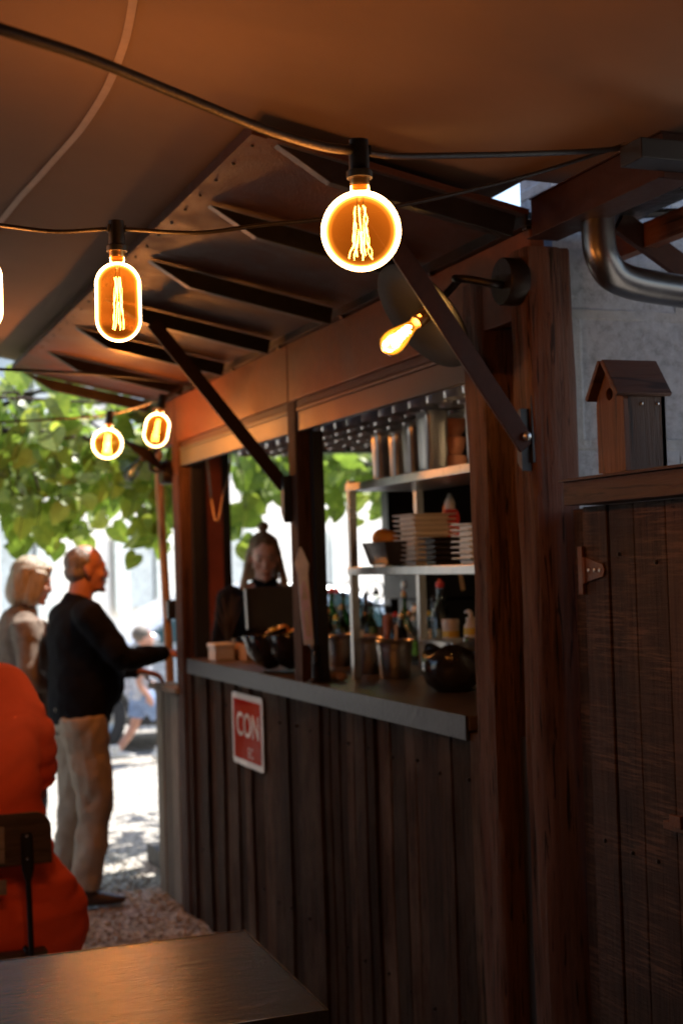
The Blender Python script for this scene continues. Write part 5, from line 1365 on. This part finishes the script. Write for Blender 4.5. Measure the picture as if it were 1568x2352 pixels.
def woman_waiting():
    base = Vector((1.05, 7.3, 0)); Mw = world_of(base, (1, -.05))
    t = thing("person", "woman with a grey blond bob in a taupe cardigan standing behind the man in navy", "person", base)
    Hd = head_at(Mw, (0, .055, 1.565), pitch=-.3)
    m = MB(Mw)
    torso = [(0, 0, .80), (0, 0, .92), (0, .01, 1.05), (0, .015, 1.2), (0, .0, 1.31), (0, -.005, 1.375), (0, .0, 1.42)]
    tr = [(.16, .125), (.165, .135), (.14, .12), (.155, .13), (.16, .115), (.14, .09), (.06, .06)]
    m.tube(torso, [(a * .93, b_ * .93) for a, b_ in tr], 20, side=SIDE, n=3)
    m.tube([(0, .0, 1.38), (0, .02, 1.46), (0, .04, 1.52)], [(.052, .054), (.048, .052), (.048, .055)], 12, side=SIDE)
    legs = [((sx * .09, 0, .86), (sx * .1, .02, .46), (sx * .1, -.02, .08)) for sx in (-1, 1)]
    for h, k, a in legs: m.tube([h, k, a], [.082, .055, .038], 12, n=3)
    arms = [(Vector((sx * .17, -.005, 1.345)), Vector((sx * .225, .015, 1.09)), Vector((sx * .12, .22, 1.03))) for sx in (-1, 1)]
    for s_, e, w in arms: m.tube([s_, (s_ + e) / 2, e, (e + w) / 2, w], [.042, .04, .035, .032, .024], 12, n=2)
    hand(m, arms[1][2], (-.35, 1, .15), (-.5, 0, -1), .6, .9); hand(m, arms[0][2], (.35, 1, .1), (.5, 0, -1), .6, .9, -1)
    build_head(m, Hd, False, .95)
    m.remesh("body", M['skin'], t, .0075, 3)
    m = MB(Mw)
    m.tube([(0, 0, .72)] + torso[:6] + [(0, .004, 1.41), (0, .012, 1.44)], [(.185, .15)] + [(a + .016, b_ + .018) for a, b_ in tr[:6]] + [(.07, .07), (.058, .062)], 24, side=SIDE, n=4)
    for s_, e, w in arms: m.tube([s_ * .82 + Vector((0, 0, 1.31)) * .18, s_, (s_ + e) / 2, e, (e + w) / 2, w], [.06, .068, .062, .056, .047, .036], 14, n=3)
    m.remesh("cardigan", M['cardigan'], t, .010, 5, fold(11, .009))
    m = MB(Mw)
    for h, k, a in legs: m.tube([Vector(h) + Vector((0, 0, .04)), Vector(k), Vector(a)], [.1, .075, .06], 14, n=3)
    m.remesh("trousers", M['jeans'], t, .011, 4, fold(13, .005))
    for h, k, a in legs:
        m = MB(Mw); shoe(m, a, (0, 1, 0)); m.remesh("shoe", M['shoe'], t, .008, 2)
    m = MB(Hd)
    m.ball((0, -.022, .035), (.090, .103, .088), 22, 14)
    m.tube([(0, -.045, .05), (0, -.055, -.03), (0, -.05, -.1), (0, -.035, -.135)], [(.09, .065), (.094, .07), (.088, .062), (.06, .03)], 18, side=SIDE, n=3)
    m.tube([(-.055, .042, .086), (.0, .060, .082), (.055, .046, .068)], [(.018, .020), (.020, .020), (.020, .022)], 10, n=2)
    for sx in (-1, 1): m.tube([(sx * .074, .02, .05), (sx * .086, .015, -.02), (sx * .082, .0, -.09), (sx * .07, -.01, -.12)], [(.022, .04), (.02, .045), (.02, .045), (.012, .03)], 12, side=SIDE, n=3)
    m.remesh("hair", M['hair_ash'], t, .0065, 3, fold(34, .006, .4))
    m = MB(Hd)
    for sx in (-1, 1): m.ball((sx * .03, .079, .004), (.011, .008, .006), 10, 8)
    m.build("eyes", M['eye'], t, smooth=True)
woman_waiting()

def bartender():
    base = Vector((2.235, 7.0, .1)); Mw = world_of(base, (-.25, -1))
    t = thing("person", "woman bartender with long blond hair and a top knot looking down behind the till", "person", base)
    Hd = head_at(Mw, (0, .06, 1.555), pitch=-.32)
    m = MB(Mw)
    torso = [(0, 0, .8), (0, 0, .92), (0, .0, 1.05), (0, .01, 1.2), (0, .0, 1.31), (0, -.005, 1.38), (0, .0, 1.43)]
    tr = [(.165, .12), (.16, .12), (.135, .1), (.155, .12), (.165, .105), (.15, .08), (.058, .056)]
    m.tube(torso, [(a * .93, b_ * .93) for a, b_ in tr], 20, side=SIDE, n=3)
    m.tube([(0, .0, 1.38), (0, .015, 1.45), (0, .035, 1.51)], [(.052, .054), (.047, .05), (.047, .052)], 12, side=SIDE)
    legs = [((sx * .09, 0, .86), (sx * .1, .02, .46), (sx * .1, -.02, .08)) for sx in (-1, 1)]
    for h, k, a in legs: m.tube([h, k, a], [.082, .055, .038], 12, n=3)
    arms = [(Vector((sx * .18, -.005, 1.355)), Vector((sx * .235, .03, 1.1)), Vector((sx * .12, .26, 1.08))) for sx in (-1, 1)]
    for s_, e, w in arms: m.tube([s_, (s_ + e) / 2, e, (e + w) / 2, w], [.042, .04, .035, .032, .024], 12, n=2)
    hand(m, arms[1][2], (-.2, 1, .05), (-.3, 0, -1), .5, .9); hand(m, arms[0][2], (.2, 1, .05), (.3, 0, -1), .5, .9, -1)
    build_head(m, Hd, False, .96)
    m.remesh("body", M['skin_fair'], t, .006, 2)
    m = MB(Mw)
    m.tube([(p[0], p[1], p[2]) for p in torso[:6]] + [(0, .004, 1.42), (0, .012, 1.45)], [(a + .012, b_ + .014) for a, b_ in tr[:6]] + [(.068, .068), (.055, .058)], 24, side=SIDE, n=4)
    for s_, e, w in arms: m.tube([s_ * .82 + Vector((0, 0, 1.32)) * .18, s_, (s_ + e) / 2, e, (e + w) / 2, w], [.055, .062, .056, .050, .044, .034], 14, n=3)
    m.remesh("black_top", M['navy'], t, .010, 5, fold(12, .005))
    m = MB(Mw)
    for h, k, a in legs: m.tube([Vector(h) + Vector((0, 0, .04)), Vector(k), Vector(a)], [.1, .075, .055], 14, n=3)
    m.remesh("trousers", M['navy'], t, .012, 4)
    for h, k, a in legs:
        m = MB(Mw); shoe(m, a, (0, 1, 0)); m.remesh("shoe", M['shoe'], t, .009, 2)
    m = MB(Hd)
    m.ball((0, -.020, .043), (.079, .088, .080), 22, 14)
    m.ball((0, -.045, .146), (.031, .031, .026), 14, 10)
    m.tube([(0, -.06, .03), (0, -.085, -.06), (0, -.09, -.16)], [(.078, .05), (.088, .04), (.085, .03)], 18, side=SIDE, n=3)
    for sx in (-1, 1):
        m.tube([(sx * .052, .015, .078), (sx * .074, -.008, .035), (sx * .086, -.02, -.035), (sx * .098, -.01, -.11), (sx * .108, .012, -.18), (sx * .106, .025, -.235)], [(.012, .026), (.009, .030), (.012, .030), (.017, .030), (.022, .026), (.010, .012)], 12, side=SIDE, n=3)
    m.remesh("hair", M['hair_ombre'], t, .0065, 3, fold(40, .005, .3))
    m = MB(Hd)
    for sx in (-1, 1): m.ball((sx * .031, .086, .008), (.013, .006, .003), 10, 8)
    m.build("eyelids", M['eye'], t, smooth=True)
    m = MB(Hd)
    for sx in (-1, 1): m.tube([(sx * .016, .094, .026), (sx * .032, .092, .031), (sx * .046, .082, .026)], [.003, .0035, .002], 6, n=2)
    m.build("eyebrows", M['hair_grey'], t, smooth=True)
    m = MB(Hd); m.ball((0, .098, -.063), (.020, .005, .0065), 12, 8); m.build("lips", M['lips'], t, smooth=True)
bartender()

def seated():
    Y = 4.66; Fv = Vector((-.22, .975, 0))
    base = Vector((.53, Y, 0)); t = thing("person", "person in a coral red jersey seated with their back to the photographer", "person", base)
    # back seen from behind, leaning forward: rows of (z, centre x, centre y, half width, half depth)
    rows = [(.43, .56, 4.66, .27, .17), (.47, .565, 4.655, .298, .185), (.54, .56, 4.65, .288, .185), (.60, .55, 4.655, .262, .178), (.68, .545, 4.67, .222, .165), (.76, .54, 4.68, .204, .155), (.84, .535, 4.69, .198, .150), (.94, .53, 4.71, .202, .148), (1.02, .52, 4.74, .212, .145), (1.10, .52, 4.775, .225, .135), (1.165, .515, 4.82, .23, .115), (1.215, .50, 4.86, .21, .085), (1.242, .48, 4.89, .15, .055)]
    m = MB(); m.tube([(x, y, z) for z, x, y, a, b_ in rows], [(a * .88, b_ * .84) for z, x, y, a, b_ in rows], 22, side=SIDE, n=2)
    shR, elR, wrR = Vector((.69, 4.80, 1.115)), Vector((.735, 4.93, .86)), Vector((.55, 5.17, .80))
    shL, elL, wrL = Vector((.27, 4.85, 1.12)), Vector((.19, 5.0, .88)), Vector((.3, 5.2, .80))
    for s_, e, w in ((shR, elR, wrR), (shL, elL, wrL)): m.tube([s_, (s_ + e) / 2, e, (e + w) / 2, w], [.055, .052, .044, .042, .03], 12, n=2)
    hand(m, wrR, (-.8, .6, -.1), (-.2, .1, -1), .6); hand(m, wrL, (.7, .7, 0), (.2, .1, -1), .6, 1, -1)
    m.tube([(.40, 4.88, 1.17), (.33, 4.95, 1.24), (.27, 5.0, 1.30)], [.062, .056, .056], 12)
    Hd = Matrix.Translation((.225, 5.06, 1.30)) @ Matrix.Rotation(.25, 4, 'Z') @ Matrix.Rotation(-.75, 4, 'X')
    build_head(m, Hd, True)
    for sx in (-1, 1): m.tube([(.52 + sx * .13, 4.66, .50), (.5 + sx * .15, 4.92, .52), (.46 + sx * .15, 5.12, .5), (.45 + sx * .15, 5.1, .28), (.45 + sx * .15, 5.1, .09)], [.1, .085, .06, .055, .04], 14, n=2)
    m.remesh("body", M['skin_dim'], t, .010, 3)
    m = MB(); m.tube([(x, y, z) for z, x, y, a, b_ in rows], [(a, b_) for z, x, y, a, b_ in rows], 26, side=SIDE, n=3)
    m.tube([(.60, 4.83, 1.155), shR, shR + (elR - shR) * .45 + Vector((.012, -.02, 0)), shR + (elR - shR) * .82 + Vector((.012, -.02, 0))], [(.085, .075), (.088, .085), (.080, .080), (.066, .07)], 16, n=3)
    m.tube([(.36, 4.86, 1.15), shL, (shL + elL) / 2, shL + (elL - shL) * .7], [.075, .078, .076, .078], 16, n=3)
    def wr(p):
        q = p.z * 34 + 3.2 * noise.noise(Vector((p.x * 5, p.y * 5, p.z * 3))) + 5 * (p.x - .55) ** 2
        side_ = max(0, min(1, (p.x - .38) / .3))
        a = .009 * (1 if .58 < p.z < 1.2 else .4)
        bulge = 0
        if p.x > .60 and .5 < p.z < .85: bulge = .005 * max(0, math.sin((p.z - .52) * 62 + 2.0 * noise.noise(p * 4)))
        fr = -abs(math.sin(q)) ** 3 * a * (0.35 + .65 * side_)
        return fr + bulge + .004 * noise.noise(p * 9)
    m.remesh("jersey", M['orange_cloth'], t, .009, 4, wr)
    m = MB()
    for sx in (-1, 1): m.tube([(.52 + sx * .13, 4.66, .47), (.5 + sx * .15, 4.92, .50), (.46 + sx * .15, 5.13, .49), (.45 + sx * .15, 5.11, .28), (.45 + sx * .15, 5.1, .1)], [.125, .11, .085, .075, .065], 14, n=3)
    m.tube([(.3, 4.68, .47), (.76, 4.68, .47)], [.13, .13], 14)
    m.remesh("trousers", M['jeans'], t, .012, 3, fold(12, .004))
    for sx in (-1, 1):
        m = MB(); shoe(m, (.45 + sx * .15, 5.1, .09), (-.1, 1, 0)); m.remesh("shoe", M['shoe'], t, .009, 2)
    m = MB(Hd); m.ball((0, -.028, .034), (.083, .092, .082), 20, 14); m.ball((0, -.05, -.03), (.075, .06, .06), 14, 10); m.remesh("hair", M['hair_grey'], t, .008, 2)
seated()

def child():
    base = onZ(330, 1752, 0); Mw = world_of(base, (1, .1)); s = .62
    t = thing("person", "bare-legged child in a pale grey top and blue shorts walking past the parked car", "person", base)
    S = lambda p: Vector(p) * s
    m = MB(Mw); S_ = lambda *a: [Vector(q) * s for q in a]
    m.tube(S_((0, 0, .85), (0, .01, 1.05), (0, .0, 1.3), (0, 0, 1.42)), [(q[0] * s, q[1] * s) for q in ((.15, .11), (.14, .1), (.16, .1), (.06, .06))], 16, side=SIDE, n=2)
    m.tube(S_((0, 0, 1.38), (0, .03, 1.54)), [.055 * s, .055 * s], 10)
    lg = [((.09, 0, .9), (.1, .26, .52), (.1, .20, .10)), ((-.09, 0, .9), (-.1, -.08, .5), (-.1, -.36, .14))]
    for a, k, f in lg: m.tube(S_(a, k, f), [.095 * s, .065 * s, .045 * s], 12, n=3)
    am = [((.19, 0, 1.34), (.24, -.12, 1.1), (.22, .02, .9)), ((-.19, 0, 1.34), (-.24, .1, 1.1), (-.2, .3, 1.0))]
    for a, k, f in am: m.tube(S_(a, k, f), [.05 * s, .042 * s, .032 * s], 10, n=3)
    hand(m, S(am[0][2]), (0, .4, -1), (-1, 0, 0), .4, s); hand(m, S(am[1][2]), (0, 1, -.3), (1, 0, 0), .4, s, -1)
    Hd = head_at(Mw, S((0, .04, 1.66))); build_head(m, Hd, False, .85)
    m.remesh("body", M['skin'], t, .007, 2)
    m = MB(Mw); m.tube(S_((0, 0, .84), (0, .01, 1.05), (0, 0, 1.3), (0, 0, 1.43)), [(q[0] * s, q[1] * s) for q in ((.19, .15), (.17, .13), (.19, .13), (.075, .075))], 16, side=SIDE, n=3)
    for a, k, f in am: m.tube(S_(a, tuple((Vector(a) + Vector(k)) / 2)), [.08 * s, .08 * s], 12)
    m.remesh("top", M['pale_shirt'], t, .01, 3, fold(14, .004))
    m = MB(Mw); m.tube(S_((0, 0, .80), (0, 0, .96)), [(.17 * s, .14 * s), (.165 * s, .135 * s)], 14, side=SIDE)
    for a, k, f in lg: m.tube(S_(tuple(Vector(a) + Vector((0, 0, .03))), tuple(Vector(a) * .25 + Vector(k) * .75)), [.12 * s, .115 * s], 14)
    m.remesh("shorts", M['blue_shorts'], t, .01, 3, fold(14, .004))
    for a, k, f in lg:
        m = MB(Mw); shoe(m, S(f) + Vector((0, 0, .03)), (0, 1, -.0)); m.remesh("shoe", M['white_plastic'], t, .008, 2)
    m = MB(Hd); m.ball((0, -.022, .036), (.072, .08, .072), 16, 12); m.remesh("hair", M['hair_grey'], t, .008, 2)
child()

# ------------------------------------------------------------------ parked car beyond
def car():
    cx = 3.55; Y0 = 12.3
    t = thing("parked_car", "silver hatchback parked side-on in the sun beyond the people", "car", (cx, Y0 + .8, 0))
    # side profile (x along the car from the nose, z), nose at the left
    top = [(0.0, .48), (.02, .62), (.12, .72), (.5, .84), (.95, .93), (1.12, .97), (1.75, 1.33), (2.1, 1.42), (2.7, 1.44), (3.3, 1.38), (3.7, 1.2), (3.95, .95), (4.02, .7), (4.0, .35)]
    def arch(c, r): return [(c + r * math.cos(a), .32 + r * math.sin(a)) for a in [math.pi * k / 10 for k in range(11)]]
    bot = [(3.98, .22), *[(x, z) for x, z in arch(3.25, .35)], (2.9, .2), (1.2, .2), *[(x, z) for x, z in arch(.78, .35)], (.42, .22), (.05, .25)]
    prof = top + bot
    x0 = onY(-4, 1600, Y0).x
    def P(x, z, w, inset=0): return (x0 + x, Y0 + w, z)
    n = len(prof); vs, fs = [], []
    secs = [(0, .10), (.04, .02), (.14, 0), (1.46, 0), (1.56, .02), (1.6, .10)]
    for w, ins in secs:
        for x, z in prof:
            tumble = max(0, (z - .9)) * .32
            ww = w + (tumble if w < .8 else -tumble)
            cxp = 2.0; vs.append((x0 + cxp + (x - cxp) * (1 - ins * .25), Y0 + ww, .2 + (z - .2) * (1 - ins * .35)))
    m_ = len(secs)
    for i in range(m_ - 1):
        for k in range(n): fs.append([i * n + k, i * n + (k + 1) % n, (i + 1) * n + (k + 1) % n, (i + 1) * n + k])
    fs += [list(range(n))[::-1], [(m_ - 1) * n + k for k in range(n)]]
    b = MB(); b.add(vs, fs); b.build("body", M['car_paint'], t, smooth=True, angle=35)
    def pane(pts, name="side_window"):
        for far in (0,):
            b = MB(); v = [(x0 + x, Y0 + (max(0, z - .9)) * .32 + .012 - .02 + .004, z) for x, z in pts]; k = len(v)
            b.add(v + [(x_, y_ + .012, z_) for x_, y_, z_ in v], [list(range(k)), list(range(k, 2 * k))[::-1]] + [[i, k + i, k + (i + 1) % k, (i + 1) % k] for i in range(k)])
            return b.build(name, M['car_glass'], t)
    pane([(1.22, .95), (1.86, 1.32), (2.12, 1.375), (2.16, .95)]); pane([(2.26, .95), (2.22, 1.38), (2.75, 1.385), (2.95, 1.36), (3.02, .95)]); pane([(3.12, .97), (3.06, 1.34), (3.3, 1.3), (3.62, 1.05), (3.5, .98)])
    for c in (.78, 3.25):
        for yy, sg_ in ((Y0 + .10, -1), (Y0 + 1.5, 1)):
            R = Matrix.Rotation(math.pi / 2, 3, 'X')
            b = MB(); b.lathe([(.2, -.1), (.29, -.1), (.315, -.07), (.315, .07), (.29, .1), (.2, .1)], (x0 + c, yy, .315), 36, R); w = b.build("wheel", M['tyre'], t, smooth=True, angle=50)
            b = MB(); b.lathe([(.0005, .07), (.06, .075), (.17, .06), (.205, .095), (.205, -.095), (.17, -.06), (.0005, -.07)], (x0 + c, yy, .315), 36, R)
            for k in range(7):
                a = 2 * math.pi * k / 7; b.bar((x0 + c + .05 * math.cos(a), yy + sg_ * .085, .315 + .05 * math.sin(a)), (x0 + c + .19 * math.cos(a), yy + sg_ * .085, .315 + .19 * math.sin(a)), .03, .05, (0, 1, 0))
            b.build("rim", M['steel'], w, smooth=True, angle=40)
    b = MB(); b.ball((x0 + 1.3, Y0 - .06, .99), (.09, .06, .06), 12, 8); b.build("mirror", M['car_paint'], t, smooth=True)
    b = MB(); b.span((x0 + 2.05, Y0 - .012, .83), (x0 + 2.22, Y0 + .004, .86)); b.build("door_handle", M['steel'], t, bevel=.004)
    b = MB(); b.ball((x0 + .13, Y0 + .12, .66), (.14, .1, .06), 14, 8); b.build("headlight", M['car_glass'], t, smooth=True)
    b = MB(); b.span((x0 + 1.2, Y0 - .006, .24), (x0 + 2.9, Y0 + .02, .33)); b.build("sill_trim", M['black'], t)
car()

# wrought iron railing beyond the kitchen window
ir = thing("iron_railing", "black wrought iron railing with scrolls outside the bar's back window", "railing", (3.1, 8.15, 0))
b = MB()
for k in range(6): b.tube([(2.75 + .16 * k, 8.15, 0), (2.75 + .16 * k, 8.15, 1.33)], .008, 8)
b.build("bars", M['black'], ir, smooth=True)
b = MB(); b.tube([(2.65, 8.15, 1.34), (3.7, 8.15, 1.34)], .011, 8); b.tube([(2.65, 8.15, .95), (3.7, 8.15, .95)], .011, 8); b.build("top_rail", M['black'], ir, smooth=True)
for k in range(4):
    c = Vector((2.83 + .16 * k, 8.15, 1.44)); b = MB(); b.tube([c + Vector((math.cos(a) * r, 0, math.sin(a) * r)) for a, r in [(i * .42 - 1.5, .075 * (1 - i / 26)) for i in range(24)]], .006, 6); b.build("scroll", M['black'], ir, smooth=True)
